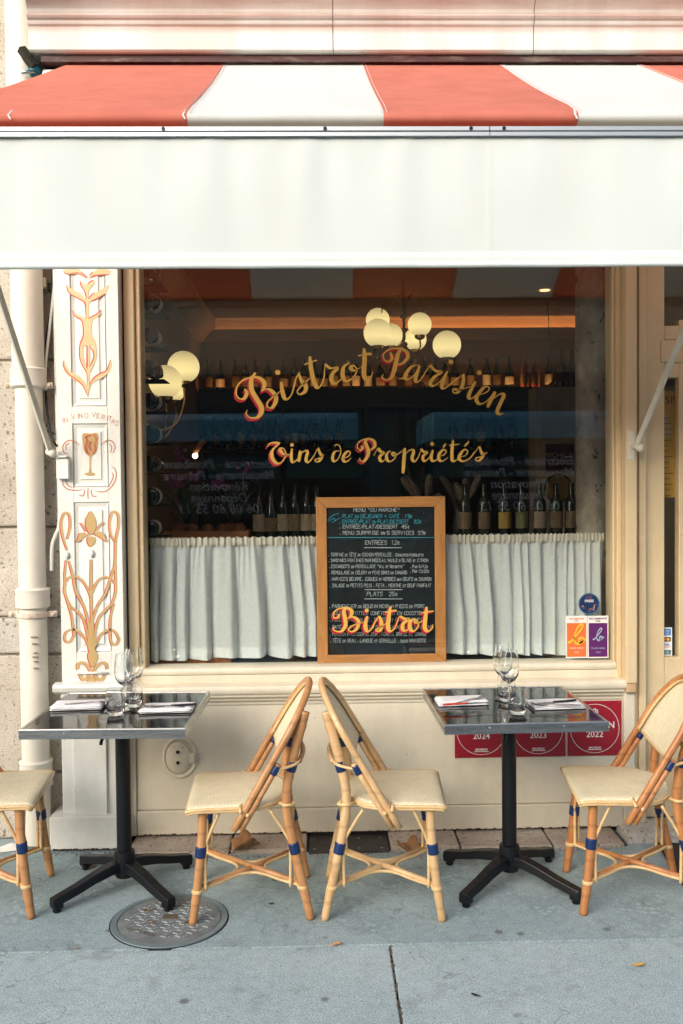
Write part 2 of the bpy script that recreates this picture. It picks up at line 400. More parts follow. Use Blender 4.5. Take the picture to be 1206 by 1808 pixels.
def frieze_mat():
    m, nt, ln, b = new_mat('frieze_paint'); tc = nt.new('ShaderNodeTexCoord'); sx = nt.new('ShaderNodeSeparateXYZ'); ln.new(tc.outputs['Object'], sx.inputs[0])
    v = coords(nt, ln, (.35, 1, 3)); v2 = coords(nt, ln, (2.5, 1, .5))
    base = ramp(nt, ln, noise(nt, ln, v2, 3, 8, .65), [(.3, (.52, .50, .45)), (.6, (.66, .65, .61))])
    mr = nt.new('ShaderNodeMapRange'); mr.inputs['From Min'].default_value = 3.50; mr.inputs['From Max'].default_value = 3.80; ln.new(sx.outputs['Z'], mr.inputs[0])
    band = ramp(nt, ln, mr.outputs[0], [(.33, 0.0), (.44, .85), (.50, .2), (.57, .9), (.64, .3), (.74, .8), (.93, .4)])
    k = nt.new('ShaderNodeMath'); k.operation = 'MULTIPLY'; ln.new(band, k.inputs[0]); ln.new(ramp(nt, ln, noise(nt, ln, v, 2.2, 7, .6), [(.30, .15), (.62, 1.0)]), k.inputs[1])
    cc = mix(nt, ln, k.outputs[0], base, (.34, .15, .10))
    mx = nt.new('ShaderNodeMapRange'); mx.inputs['From Min'].default_value = -.75; mx.inputs['From Max'].default_value = -1.2; ln.new(sx.outputs['X'], mx.inputs[0])
    soot = nt.new('ShaderNodeMath'); soot.operation = 'MULTIPLY'; ln.new(mx.outputs[0], soot.inputs[0]); ln.new(ramp(nt, ln, mr.outputs[0], [(.55, 0.0), (.8, .9)]), soot.inputs[1])
    s2 = nt.new('ShaderNodeMath'); s2.operation = 'MULTIPLY'; ln.new(soot.outputs[0], s2.inputs[0]); ln.new(ramp(nt, ln, noise(nt, ln, v, 4, 7), [(.35, .3), (.6, 1.0)]), s2.inputs[1])
    cc = mix(nt, ln, s2.outputs[0], cc, (.06, .03, .02))
    ln.new(cc, b.inputs['Base Color']); b.inputs['Roughness'].default_value = .55
    bump(nt, ln, b, noise(nt, ln, coords(nt, ln, (.15, 1, 2)), 60, 5), .15, .003); return m

# ---------------------------------------------------------------- ground
road = structure(MB().bx(-60, 60, -60, 20, -.35, -.13).build('road', asphalt))
pav = structure(MB().bx(-14, 14, -5.22, 4.9, -.30, -.012).build('pavement', dark_gap))
def slab(x0, x1, y0, y1, m, dz=0.0):
    return MB().bx(x0, x1, y0, y1, -.10, dz).build('slab', m, pav, bevel=.004)
slab(-14, 14, -1.086, -.01, pave_back)
xs = [-14, -9.4, -6.6, -2.1, .231, 2.75, 6.0, 10.0, 14]
for a, b in zip(xs[:-1], xs[1:]): slab(a+.004, b-.004, -5.2, -1.094, pave_front, random.uniform(-.0015, .0015))
kerb = structure(MB().bx(-14, 14, -5.42, -5.225, -.3, .0).build('kerb', pale_stone, bevel=.015))
# the joint mortar and grit in the seam
grit = MB()
for i in range(260):
    y = random.uniform(-2.6, -1.1); x = .231+random.uniform(-.006, .006); r = random.uniform(.0012, .0035)
    grit.bx(x-r, x+r, y-r, y+r, -.011, -.004+random.uniform(0, .006))
structure(grit.build('joint_grit', mat('grit', (.13, .10, .07), .9, var=.5, scale=80), pav), 'stuff')
# threshold stones under the woodwork
thr = structure(MB().bx(-.89, 1.36, -.24, .05, -.05, .004).build('threshold_bed', dark_gap))
for a, b, yo in ((-.868, -.42, -.252), (-.412, -.075, -.25), (.30, .606, -.25), (.614, 1.02, -.255), (1.028, 1.345, -.258)):
    MB().bx(a, b, yo, .05, -.03, random.uniform(.016, .022)).build('stone', step_stone, thr, bevel=.008)
plate = MB().bx(-.066, .292, -.262, -.07, -.02, .009).build('metal_plate', mat('plate_metal', (.055, .05, .05), .6, .4, var=.3, scale=12, bmp=.3), thr, bevel=.003)
for sx in (-.04, .05, .16, .26):
    for sy in (-.23, -.11): MB().lathe([(.006, 0), (.006, .003), (.001, .004)], 8, (sx, sy, .008)).build('screw', steel, plate)
step = structure(MB().bx(1.372, 3.0, -.215, .05, -.03, .045).build('door_step', pale_stone, bevel=.012))
mat_obj = MB().bx(0, .9, -.52, 0, .0, .009).build('door_mat', mat('rubber_mat', (.012, .013, .014), .8, bmp=.5, bscale=200), bevel=.003)
mat_obj.location = (1.497, -.225, .001); mat_obj.rotation_euler = (0, 0, math.radians(-7)); tag(mat_obj, 'black rubber mat lying before the door step', 'mat')

# ---------------------------------------------------------------- stone wall on the left
wall = thing('stone_wall', 'rough beige stone block wall behind the cream drainpipe', 'wall', (-2.2, .1, 0))
MB().bx(-6, -1.16, .0, .3, -.1, 5.2).build('mortar', mat('mortar', (.42, .37, .30), .95, var=.2, bmp=.5, bscale=90), wall)
zc = [0.0, .31, .862, 1.035, 1.45, 2.215, 2.80, 3.38, 3.95, 4.6, 5.2]
for k, (a, b) in enumerate(zip(zc[:-1], zc[1:])):
    x = -1.172-(.0 if k % 2 else .0); first = True
    while x > -4.3:
        w = random.uniform(.55, .95) if not first else (.62 if k % 2 else .93)
        first = False
        o = MB().bx(x-w+.005, x-.005, -.02+random.uniform(-.006, .006), .1, a+.005, b-.005).build('stone', pale_stone if k == 2 else wall_stone, wall, bevel=.010)
        x -= w
# ---------------------------------------------------------------- shopfront woodwork
shop = thing('shopfront', 'cream painted bistro shopfront with large window and moulded sill', 'shopfront', (.3, 0, 0))
PF = -.12
pil = MB(); pil.bx(-1.174, -.893, PF+.008, .14, .735, 3.47)
ox0, ox1 = at(125, 600, PF)[0], at(188, 600, PF)[0]
ops = [(at(150, 1152, PF)[2], at(150, 887, PF)[2]), (at(150, 861, PF)[2], at(150, 748, PF)[2]), (at(150, 718, PF)[2], 3.1)]
pil.bx(-1.174, ox0, PF, PF+.008, .735, 3.47); pil.bx(ox1, -.893, PF, PF+.008, .735, 3.47)
zz = [.735]+[z for p in ops for z in p]+[3.47]
for i in range(0, len(zz), 2): pil.bx(ox0, ox1, PF, PF+.008, zz[i], zz[i+1])
pilo = pil.build('pilaster', white_paint, shop, bevel=.0025)
for z0, z1 in ops:
    a, b = .006, .034
    q = MB(); yb, yf = PF+.0076, PF+.001
    o_ = [(ox0+a, z0+a), (ox1-a, z0+a), (ox1-a, z1-a), (ox0+a, z1-a)]; i_ = [(ox0+b*.9, z0+b), (ox1-b*.9, z0+b), (ox1-b*.9, z1-b), (ox0+b*.9, z1-b)]
    m_ = [(ox0+b*.55, z0+b*.6), (ox1-b*.55, z0+b*.6), (ox1-b*.55, z1-b*.6), (ox0+b*.55, z1-b*.6)]
    q.add([(x, yf+.001, z) for x, z in o_]+[(x, yb, z) for x, z in m_]+[(x, yb-.001, z) for x, z in i_]+[(x+(.004 if x < -1.03 else -.004), yf, z+(.004 if j < 2 else -.004)) for j, (x, z) in enumerate(i_)],
          [(4*k+j, 4*k+(j+1) % 4, 4*k+4+(j+1) % 4, 4*k+4+j) for k in range(3) for j in range(4)]+[(12, 13, 14, 15)])
    q.build('panel', white_paint, pilo)
# pedestal of the pilaster
MB().bx(-1.178, -.893, -.135, .14, .155, .735).build('pedestal', white_paint, shop, bevel=.004)
MB().bx(at(130, 1350, -.15)[0], at(188, 1350, -.15)[0], -.152, -.13, .105, .66).build('pedestal_board', white_paint, shop, bevel=.003)
MB().bx(-1.225, -.885, -.185, .14, .008, .157).build('plinth', white_paint, shop, bevel=.006)
MB().extrude_x([(-.135, .70), (-.165, .715), (-.172, .735), (-.165, .748), (-.12, .752), (-.12, .70)], -1.205, -.885).build('pilaster_cap', white_paint, shop, bevel=.003)
# jambs
MB().bx(-.893, -.884, -.03, .10, .02, 3.45).build('joint', dark_gap, shop)
jl = MB().bx(-.884, -.836, -.055, .08, .135, 3.45).bx(-.836, -.813, -.035, .08, .66, 3.45).build('jamb', warm_lit_cream, shop, bevel=.006)
jr = MB().bx(1.362, 1.374, -.032, .08, .66, 3.45).bx(1.374, 1.397, -.055, .08, .66, 3.45).build('jamb', warm_lit_cream, shop, bevel=.005)
post = MB().bx(1.397, 1.449, -.115, .08, .703, 3.45).build('post', warm_lit_cream, shop, bevel=.005)
MB().bx(1.397, 1.449, -.085, .08, .02, .70).build('post_foot', cream_paint, shop, bevel=.005)
MB().bx(1.398, 1.447, -.112, -.082, .66, .7025).build('broken_block', mat('bare_wood', (.52, .34, .19), .8, var=.2, scale=20, stretch=(1, 1, .2)), shop, bevel=.006)
MB().bx(1.449, 1.462, -.07, .08, .02, 3.45).bx(1.462, 1.475, -.05, .08, .02, 3.45).bx(1.475, 1.508, -.065, .08, .02, 3.45).build('door_jamb', warm_lit_cream, shop, bevel=.004)
def nose(y0, y1, z0, z1, r=.4, n=5):   # board with a rounded front edge; profile of (y, z)
    zm, h = (z0+z1)/2, (z1-z0)/2
    return [(y1, z0)]+[(y0+h*r-h*r*math.cos(a), zm+h*math.sin(a)) for a in [(-math.pi/2)+math.pi*i/n for i in range(n+1)]]+[(y1, z1)]
MB().extrude_x(nose(-.055, .07, .757, .792, .9), -.834, 1.372).build('glazing_bead', cream_paint, shop, smooth=True, angle=35)
MB().bx(-.884, 1.397, -.048, .07, .719, .757).build('bottom_rail', cream_paint, shop, bevel=.003)
MB().extrude_x(nose(-.112, .07, .676, .719, .7), -.890, 1.40).build('sill', cream_paint, shop, smooth=True, angle=35)
MB().extrude_x([(-.095, .676), (-.095, .664), (-.080, .652), (-.080, .646), (-.068, .634), (-.066, .622), (.05, .622), (.05, .676)], -.884, 1.397).build('sill_moulding', cream_paint, shop, bevel=.002)
MB().bx(-.856, 1.40, -.060, .05, .1395, .621).build('riser_panel', cream_paint, shop, bevel=.002)
MB().bx(-.893, -.859, -.078, .05, .025, .66).build('riser_stile', cream_paint, shop, bevel=.003)
MB().bx(-.856, 1.397, -.074, .05, .026, .1365).build('base_board', cream_paint, shop, bevel=.003)
MB().bx(-.90, 1.40, -.05, .12, .0, .62).build('riser_core', dark_gap, shop)
MB().bx(-.884, 3.0, -.06, .14, 2.80, 3.47).build('lintel', cream_paint, shop, bevel=.004)
# chips of bare wood along the foot of the woodwork
ch = MB(); rn = random.Random(4)
for i in range(150):
    x = rn.uniform(-.85, 1.39); w = rn.uniform(.003, .016); h = rn.uniform(.002, .007)
    ch.bx(x, x+w, -.0755, -.0735, .0255, .0255+h)
for i in range(60):
    x = rn.uniform(-1.22, -.89); w = rn.uniform(.003, .014); h = rn.uniform(.002, .007)
    ch.bx(x, x+w, -.1865, -.1845, .0078, .008+h)
structure(ch.build('paint_chips', mat('chip', (.10, .055, .035), .9), shop), 'stuff')
# glass
glass_m = thin_glass('window_glass', (.97, .99, .985), 1.58)
pane = MB().bx(-.813, 1.362, .0, .006, .785, 2.80).build('window_pane', glass_m, shop)
# fascia board over the shop, with its worn mouldings
FR = [(-.02, 3.527), (-.195, 3.527), (-.205, 3.534), (-.205, 3.632), (-.212, 3.640), (-.216, 3.655), (-.226, 3.660), (-.232, 3.668), (-.228, 3.677), (-.216, 3.681), (-.222, 3.70), (-.236, 3.722), (-.246, 3.738), (-.262, 3.742), (-.262, 3.85), (-.30, 3.87), (-.30, 3.95), (-.02, 3.95)]
fr_m = frieze_mat()
for a, b in ((-1.243, .078), (.081, .96), (.963, 3.0)): MB().extrude_x(FR, a, b).build('fascia', fr_m, shop, bevel=.0015)
MB().bx(-1.20, 3.0, -.175, -.02, 3.495, 3.5255).build('soffit', rust_red, shop)
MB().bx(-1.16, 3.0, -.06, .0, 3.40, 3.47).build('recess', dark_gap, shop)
# wall over and beside the shop
up = thing('upper_wall', 'pale stone house wall above the bistro fascia board', 'wall', (0, .3, 3.4))
for k in range(3):
    x = -1.16
    while x < 3.2:
        w = random.uniform(.7, 1.1)
        MB().bx(x, x+w-.008, -.02, .3, 3.96+k*.5, 4.455+k*.5).build('stone', pale_stone, up, bevel=.008); x += w
MB().bx(3.0, 7, -.05, .3, 0, 5.2).build('side_wall', wall_stone, up)

# ---------------------------------------------------------------- painted ornament on the pilaster
ART = PF-.0008
gold, red = Ink(), Ink(); gold.lift = .0002
t6 = tracer(90, 480, 7.229, ART)
for p in ([(200, 165), (240, 205), (300, 240), (380, 275), (430, 340), (440, 400), (420, 385), (300, 320), (230, 265), (205, 215)],
          [(740, 165), (700, 190), (600, 250), (520, 300), (480, 345), (480, 400), (520, 370), (620, 325), (690, 280), (730, 220)],
          [(370, 115), (400, 135), (455, 165), (500, 125), (545, 110), (550, 150), (510, 200), (480, 250), (472, 345), (450, 345), (440, 270), (400, 210), (375, 160)],
          [(445, 340), (485, 345), (480, 470), (480, 600), (445, 600), (448, 470)],
          [(270, 490), (310, 530), (400, 570), (450, 598), (480, 598), (540, 570), (610, 530), (650, 485), (610, 560), (530, 620), (520, 680), (520, 800), (560, 880), (570, 960), (480, 935), (380, 960), (385, 900), (412, 820), (412, 700), (395, 625), (300, 565)],
          [(165, 1130), (190, 1190), (250, 1270), (330, 1310), (400, 1370), (450, 1450), (475, 1510), (470, 1590), (430, 1500), (370, 1430), (280, 1370), (190, 1290), (158, 1200)],
          [(760, 1120), (775, 1190), (740, 1280), (660, 1350), (560, 1400), (500, 1460), (475, 1590), (472, 1500), (520, 1400), (600, 1320), (700, 1260), (750, 1190)],
          [(150, -20), (210, 30), (300, 30), (380, 35), (450, 78), (400, 10), (330, -40)], [(750, -20), (735, 35), (620, 45), (520, 70), (480, 78), (540, 10), (620, -40)]):
    gold.blob(p, t6, 4)
for p, w in (([(395, 920), (385, 1000), (395, 1100), (440, 1230), (470, 1290)], 44), ([(545, 920), (560, 1000), (555, 1100), (510, 1210), (480, 1290)], 44), ([(485, 930), (485, 1230)], 20), ([(472, 1270), (480, 1490)], 28)):
    gold.stroke(p, w, t6, taper=.6)
red.lift = .0010
for p in ([(200, 170), (210, 230), (260, 290), (400, 370), (435, 420), (447, 600)], [(370, 115), (385, 180), (430, 250), (452, 345)], [(465, 160), (500, 125), (545, 108)], [(480, 345), (510, 300), (560, 265)],
          [(510, 375), (590, 340), (680, 285)], [(270, 490), (300, 560), (390, 620), (410, 700), (410, 820), (370, 930), (365, 1080), (400, 1190), (455, 1290), (462, 1460)], [(480, 600), (540, 560), (600, 530), (650, 480)],
          [(458, 940), (458, 1230)], [(490, 945), (540, 1020), (540, 1110), (490, 1215)], [(165, 1130), (160, 1200), (210, 1290), (300, 1360), (400, 1440), (470, 1590)], [(490, 1440), (540, 1360), (620, 1300), (710, 1250), (760, 1120)],
          [(160, 10), (230, 30), (340, 15), (450, 80)], [(380, 0), (430, 40), (465, 80)], [(530, 0), (490, 50)], [(510, 70), (570, 45), (740, 35)]):
    red.stroke(p, 13, t6)
tag(gold.build('painted_vine', mat('pale_gold_paint', (.58, .46, .24), .45, var=.1), pilo), 'gold painted vine on the upper pilaster')
red.build('painted_outline', red_ink, pilo)
t7 = tracer(90, 720, 8.614, ART)
g2, r2, o2, o3, o4, o5 = Ink(), Ink(), Ink(), Ink(), Ink(), Ink()
g2.blob([(480, 395), (600, 393), (710, 395), (712, 560), (690, 660), (640, 720), (600, 750), (560, 720), (510, 670), (488, 570)], t7, 4)
g2.blob([(583, 735), (612, 735), (605, 900), (618, 985), (572, 985), (585, 900)], t7, smooth=False); g2.dot((592, 1008), 82, t7, 25)
r2.lift = .0006
for chn in ([(650, 405), (690, 470), (670, 560), (675, 640), (650, 690)], [(600, 415), (530, 440), (550, 500), (525, 580), (540, 650), (570, 705)], [(600, 520), (580, 580), (605, 640)]):
    for q in catmull(chn, 4):
        for sg in (-1, 1): r2.stroke([(q[0], q[1]+14), (q[0]+sg*18, q[1]-10)], 11, t7, 2)
for p in ([(440, 570), (330, 500), (240, 510), (180, 590), (200, 680), (270, 700)], [(280, 540), (230, 570), (230, 640)], [(755, 565), (850, 500), (930, 510), (975, 600), (940, 690)], [(890, 550), (925, 600), (905, 685)],
          [(175, 1100), (190, 1180), (260, 1240), (380, 1255), (480, 1245)], [(225, 1100), (250, 1170), (325, 1215)], [(920, 890), (980, 940), (990, 1060), (930, 1190), (840, 1265), (760, 1280), (670, 1260)], [(930, 985), (945, 1060), (870, 1210)],
          [(565, 1215), (560, 1300), (565, 1390)], [(500, 1240), (510, 1290), (480, 1340), (425, 1325)], [(620, 1240), (610, 1290), (640, 1345), (700, 1345)]):
    Ink().stroke(p, 16, t7).build('painted_scroll', rose_ink, pilo)
for ch_, x, y, an in (('I', 175, 238, -.35), ('N', 215, 228, -.3), ('V', 325, 178, -.2), ('I', 398, 168, -.15), ('N', 430, 158, -.1), ('O', 515, 152, 0), ('V', 630, 142, .05), ('E', 695, 160, .1), ('R', 765, 175, .2), ('I', 830, 188, .2), ('T', 868, 196, .25), ('A', 915, 232, .3), ('S', 968, 262, .35)):
    for pl in glyph(ch_):
        ca, sa = math.cos(an), math.sin(an); u = 12
        o2.stroke([(x+(a*u*.95)*ca+(b*u)*sa, y+(a*u*.95)*sa-(b*u)*ca) for a, b in pl], 7.5, t7, n=1, taper=.9)
g2.build('painted_goblet', gold_ink, pilo); r2.build('painted_sprigs', red_ink, pilo); tag(o2.build('painted_motto', rose_ink, pilo), 'rose painted motto IN VINO VERITAS')
t8 = tracer(90, 880, 5.164, ART)
g3, r3 = Ink(), Ink(); g3.lift = .0009
ST = [([(150, 470), (110, 350), (95, 230), (115, 150), (140, 130), (172, 160), (175, 270), (148, 370)], 26), ([(585, 395), (545, 320), (535, 220), (555, 140), (580, 120), (615, 150), (618, 250), (592, 390), (585, 600), (560, 680), (500, 860), (430, 970), (390, 1080), (375, 1150)], 26),
      ([(590, 600), (592, 780), (590, 850), (560, 950), (450, 1070), (410, 1180), (400, 1300)], 26), ([(140, 560), (128, 680), (130, 780), (125, 840), (150, 930), (190, 1070), (205, 1180), (210, 1250), (170, 1310), (130, 1290), (140, 1220), (200, 1195), (260, 1220), (320, 1290), (355, 1380)], 26),
      ([(165, 570), (200, 700), (230, 850), (300, 980), (340, 1130), (358, 1300)], 26), ([(140, 760), (180, 715), (250, 720), (310, 780), (355, 870), (370, 950)], 24), ([(380, 860), (410, 780), (470, 720), (540, 725), (590, 780)], 24),
      ([(140, 890), (180, 980), (280, 1070), (320, 1180), (345, 1300)], 24), ([(575, 960), (545, 1080), (540, 1200), (550, 1310), (595, 1330), (620, 1280), (580, 1210), (520, 1200), (450, 1250), (410, 1340)], 26),
      ([(368, 555), (368, 900), (374, 1160)], 28), ([(320, 300), (300, 265), (270, 220)], 20), ([(410, 295), (440, 255), (480, 212)], 20),
      ([(245, 1555), (250, 1510), (300, 1500), (345, 1540), (365, 1590)], 36), ([(515, 1555), (505, 1510), (460, 1500), (410, 1540), (390, 1590)], 36), ([(265, 1600), (290, 1650), (330, 1640), (350, 1600)], 36), ([(495, 1600), (470, 1650), (420, 1640), (400, 1600)], 36)]
for p, w in ST:
    w *= .76; g3.stroke(p, w, t8, taper=.7); r3.stroke([(x-11, y+3) for x, y in p], w*.8, t8, taper=.6)
BL = [[(355, 1130), (390, 1130), (392, 1290), (420, 1300), (390, 1400), (375, 1420), (345, 1390), (340, 1300), (358, 1290)], [(365, 115), (395, 165), (412, 220), (405, 280), (385, 320), (365, 330), (345, 310), (320, 250), (320, 190), (340, 150)],
      [(345, 335), (300, 310), (260, 320), (245, 370), (230, 395), (270, 385), (310, 350)], [(395, 325), (440, 300), (480, 320), (500, 365), (520, 395), (470, 370), (430, 345)], [(340, 350), (400, 355), (400, 400), (365, 440), (335, 400)],
      [(385, 1355), (420, 1410), (430, 1450), (410, 1500), (380, 1540), (350, 1490), (338, 1430), (355, 1390)], [(375, 1620), (420, 1680), (380, 1710), (335, 1675)]]
for p in BL: g3.blob(p, t8, 4); r3.blob([(x-11, y+3) for x, y in p], t8, 4)
tag(g3.build('painted_iris', gold_ink, pilo), 'gold painted iris and lily ornament on the lower pilaster'); r3.build('painted_outline', red_ink, pilo)
for x, y in ((145, 515), (375, 505)):   # lumps of filler
    c = t8((x, y)); rn = random.Random(x); q = MB().sphere((c[0], c[1]-.002, c[2]), .012, 10, 7, 1.4)
    q.v = [(a+rn.uniform(-.003, .003), b*1.0, e+rn.uniform(-.003, .003)) for a, b, e in q.v]; q.build('filler_lump', white_paint, pilo, smooth=True)
a, b = t8((232, 1588)), t8((520, 1588)); MB().tube([(a[0], ART-.008, a[2]), (b[0], ART-.008, b[2])], .006, 8).build('peg', white_paint, pilo, smooth=True)
c = at(110, 826, PF); MB().bx(c[0]-.018, c[0]+.036, PF-.035, PF+.002, c[2]-.05, c[2]+.04).build('hinge_block', white_paint, pilo, bevel=.003)
c = at(110, 806, PF); MB().bx(c[0]-.04, c[0]+.03, PF-.045, PF-.0005, c[2]-.006, c[2]+.004).build('bracket', white_paint, pilo, bevel=.002)

# ---------------------------------------------------------------- lettering on the window
def script(strokes, dots, tf, w, nib, name, label, sh=None, shadow=()):
    g, r, rb = Ink(), Ink(), Ink(); g.lift = .0008
    for i, (p, k) in enumerate(strokes):
        g.stroke(p, w*k, tf, nib=nib, taper=.45)
        if sh and (shadow == 'all' or i in shadow): (rb if shadow != 'all' and i > 5 else r).stroke([(x+sh[0], y+sh[1]) for x, y in p], w*k*1.05, tf, nib=nib*1.3, taper=.5)
    for c, rad in dots:
        g.dot(c, rad, tf)
        if sh and shadow == 'all': r.dot((c[0]+sh[0], c[1]+sh[1]), rad, tf)
    o = tag(g.build(name, gold_glass, pane), label)
    for q in (r, rb):
        if q.v: q.build('lettering_shadow', red_glass, pane)
LY = -.0015
script([([(222, 250), (190, 300), (192, 380), (230, 450), (265, 510), (262, 560), (225, 592), (175, 590), (150, 560), (158, 535)], 1.15),
        ([(135, 375), (155, 400), (140, 440), (105, 450), (75, 420), (80, 360), (120, 310), (190, 285), (250, 290), (288, 330), (280, 375), (262, 390)], 1.0),
        ([(262, 390), (320, 375), (370, 420), (375, 470), (345, 515), (312, 510), (315, 470), (360, 430), (415, 385)], 1.0),
        ([(415, 320), (425, 390), (442, 445), (470, 447), (500, 400), (530, 290), (558, 245)], 1), ([(548, 255), (570, 310), (602, 345), (598, 390), (560, 415), (538, 395), (560, 360), (620, 305), (635, 288)], 1),
        ([(635, 125), (640, 200), (660, 300), (688, 362), (715, 350), (740, 290), (750, 180)], 1.05), ([(590, 190), (640, 170), (690, 155)], 1.9),
        ([(752, 185), (785, 215), (842, 213), (805, 260), (797, 305), (825, 332), (870, 300), (895, 250)], 1), ([(935, 172), (890, 210), (885, 280), (915, 315), (965, 285), (990, 230), (965, 195), (945, 215), (975, 235), (1030, 200)], 1),
        ([(1045, 65), (1050, 150), (1045, 260), (1065, 303), (1095, 285), (1115, 238)], 1.1), ([(1000, 125), (1050, 110), (1105, 108)], 1.9)],
       [((390, 248), 20)], tracer(400, 600, 4.307, LY), 34, 11, 'lettering', 'gold script word Bistrot arching across the window', (-10, 17), (0, 1, 2))
script([([(212, 95), (225, 140), (200, 165), (165, 150), (160, 110), (200, 75), (270, 65), (330, 85), (345, 130), (310, 175), (270, 190), (255, 185)], 1), ([(300, 60), (270, 110), (250, 200), (225, 280), (185, 305), (150, 290), (160, 260)], 1.1),
        ([(275, 295), (320, 288), (345, 265)], .8), ([(440, 195), (380, 200), (335, 250), (325, 290), (350, 300), (395, 265), (435, 200)], 1), ([(435, 200), (405, 290), (412, 320), (440, 305), (490, 230), (528, 180)], 1),
        ([(515, 190), (555, 235), (600, 245), (545, 285), (515, 330), (540, 350), (590, 315), (640, 245)], 1), ([(645, 240), (605, 335), (612, 368), (640, 360), (700, 310), (775, 257)], 1),
        ([(768, 258), (767, 310), (755, 360), (720, 402), (690, 400), (692, 375), (740, 380), (820, 355)], 1), ([(860, 318), (812, 410), (812, 445), (840, 440), (885, 400)], 1),
        ([(880, 420), (940, 400), (965, 370), (935, 355), (890, 400), (865, 450), (890, 488), (940, 470), (985, 420)], 1), ([(1010, 395), (980, 450), (950, 515)], 1), ([(975, 465), (1040, 415), (1075, 420), (1050, 480), (1025, 540), (1040, 566), (1072, 558)], 1)],
       [((672, 168), 18), ((888, 250), 18)], tracer(640, 600, 4.307, LY), 32, 10, 'lettering', 'gold script word Parisien arching across the window', (-11, 14), (0, 1))
script([([(65, 160), (90, 125), (140, 118), (190, 122)], 1.5), ([(185, 125), (120, 185), (110, 250), (140, 305), (180, 320), (220, 290), (245, 240), (235, 190), (205, 170), (190, 190), (225, 228), (295, 235)], 1.15),
        ([(305, 175), (297, 260), (312, 308), (340, 295), (375, 255)], 1), ([(385, 195), (378, 250), (370, 305)], 1), ([(375, 285), (400, 220), (435, 195), (455, 212), (440, 280), (460, 308), (500, 270), (560, 165)], 1),
        ([(560, 168), (575, 220), (593, 250), (570, 295), (540, 303), (527, 285), (570, 265), (622, 230)], 1), ([(765, 200), (720, 205), (697, 260), (712, 300), (750, 275), (776, 215), (770, 160), (745, 137), (715, 150)], 1),
        ([(800, 270), (850, 250), (870, 215), (845, 200), (810, 235), (800, 285), (830, 303), (880, 265)], 1), ([(970, 150), (990, 165), (970, 190), (940, 170), (945, 120), (990, 90), (1050, 80), (1100, 105), (1105, 155), (1065, 185), (1030, 180)], 1),
        ([(1050, 75), (1015, 110), (1040, 180), (1040, 240), (1000, 300), (960, 285), (965, 265)], 1.1)],
       [((305, 140), 17)], tracer(460, 760, 5.482, LY), 32, 11, 'lettering', 'gold script words Vins de on the window', (-15, 18), (0, 1, 8, 9))
script([([(0, 245), (40, 175), (65, 205), (95, 215), (60, 250), (60, 285), (85, 300), (120, 270)], 1), ([(160, 195), (125, 230), (130, 285), (165, 298), (210, 260), (205, 215), (180, 220), (200, 245), (260, 210), (295, 185)], 1),
        ([(300, 170), (290, 300), (283, 415)], 1.1), ([(295, 240), (350, 190), (385, 200), (370, 270), (395, 300), (430, 260), (460, 180)], 1), ([(455, 175), (480, 205), (515, 210), (475, 255), (490, 298), (530, 270), (560, 220)], 1),
        ([(572, 190), (555, 260), (575, 298), (620, 275)], 1), ([(635, 250), (680, 235), (700, 200), (675, 185), (635, 225), (630, 275), (660, 298), (720, 260)], 1), ([(697, 128), (670, 165)], .7),
        ([(765, 95), (757, 200), (757, 280), (780, 298), (825, 265)], 1.05), ([(730, 145), (780, 140), (825, 133)], 1.7), ([(840, 255), (890, 240), (910, 200), (880, 185), (840, 225), (825, 270), (860, 298), (920, 275), (970, 220), (1020, 155)], 1), ([(920, 105), (880, 155)], .7),
        ([(1022, 155), (1040, 210), (1058, 240), (1030, 285), (1000, 295), (987, 270), (1040, 250), (1100, 210)], 1)],
       [((565, 130), 18)], tracer(660, 760, 5.482, LY), 32, 11, 'lettering', 'gold script word Proprietes on the window')
script([([(240, 90), (205, 130), (215, 200), (220, 270), (180, 325), (125, 325), (100, 300), (120, 285)], 1.1), ([(155, 160), (150, 190), (110, 195), (105, 150), (150, 110), (230, 100), (280, 130), (270, 180), (240, 200)], 1),
        ([(240, 200), (300, 190), (345, 230), (330, 300), (280, 330), (250, 310), (290, 270), (400, 235)], 1), ([(430, 180), (412, 270), (430, 325), (470, 305), (510, 230), (545, 175)], 1.1), ([(545, 178), (567, 240), (560, 310), (530, 326), (515, 310), (570, 280), (625, 240)], 1.1),
        ([(655, 85), (638, 200), (632, 290), (655, 325), (700, 290), (740, 180)], 1.15), ([(600, 145), (660, 130), (715, 125)], 1.8), ([(745, 178), (790, 205), (835, 210), (780, 250), (775, 310), (815, 315), (850, 270)], 1.1),
        ([(890, 200), (845, 240), (850, 310), (890, 320), (925, 270), (910, 220), (895, 230), (920, 245), (980, 220)], 1.1), ([(1005, 90), (993, 200), (987, 290), (1015, 325), (1055, 300), (1065, 260)], 1.15), ([(950, 150), (1010, 138), (1075, 130)], 1.8)],
       [((425, 125), 20)], tracer(570, 1055, 5.482, LY), 37, 13, 'lettering', 'gold script word Bistrot with red shadow low on the window', (-14, 15), 'all')
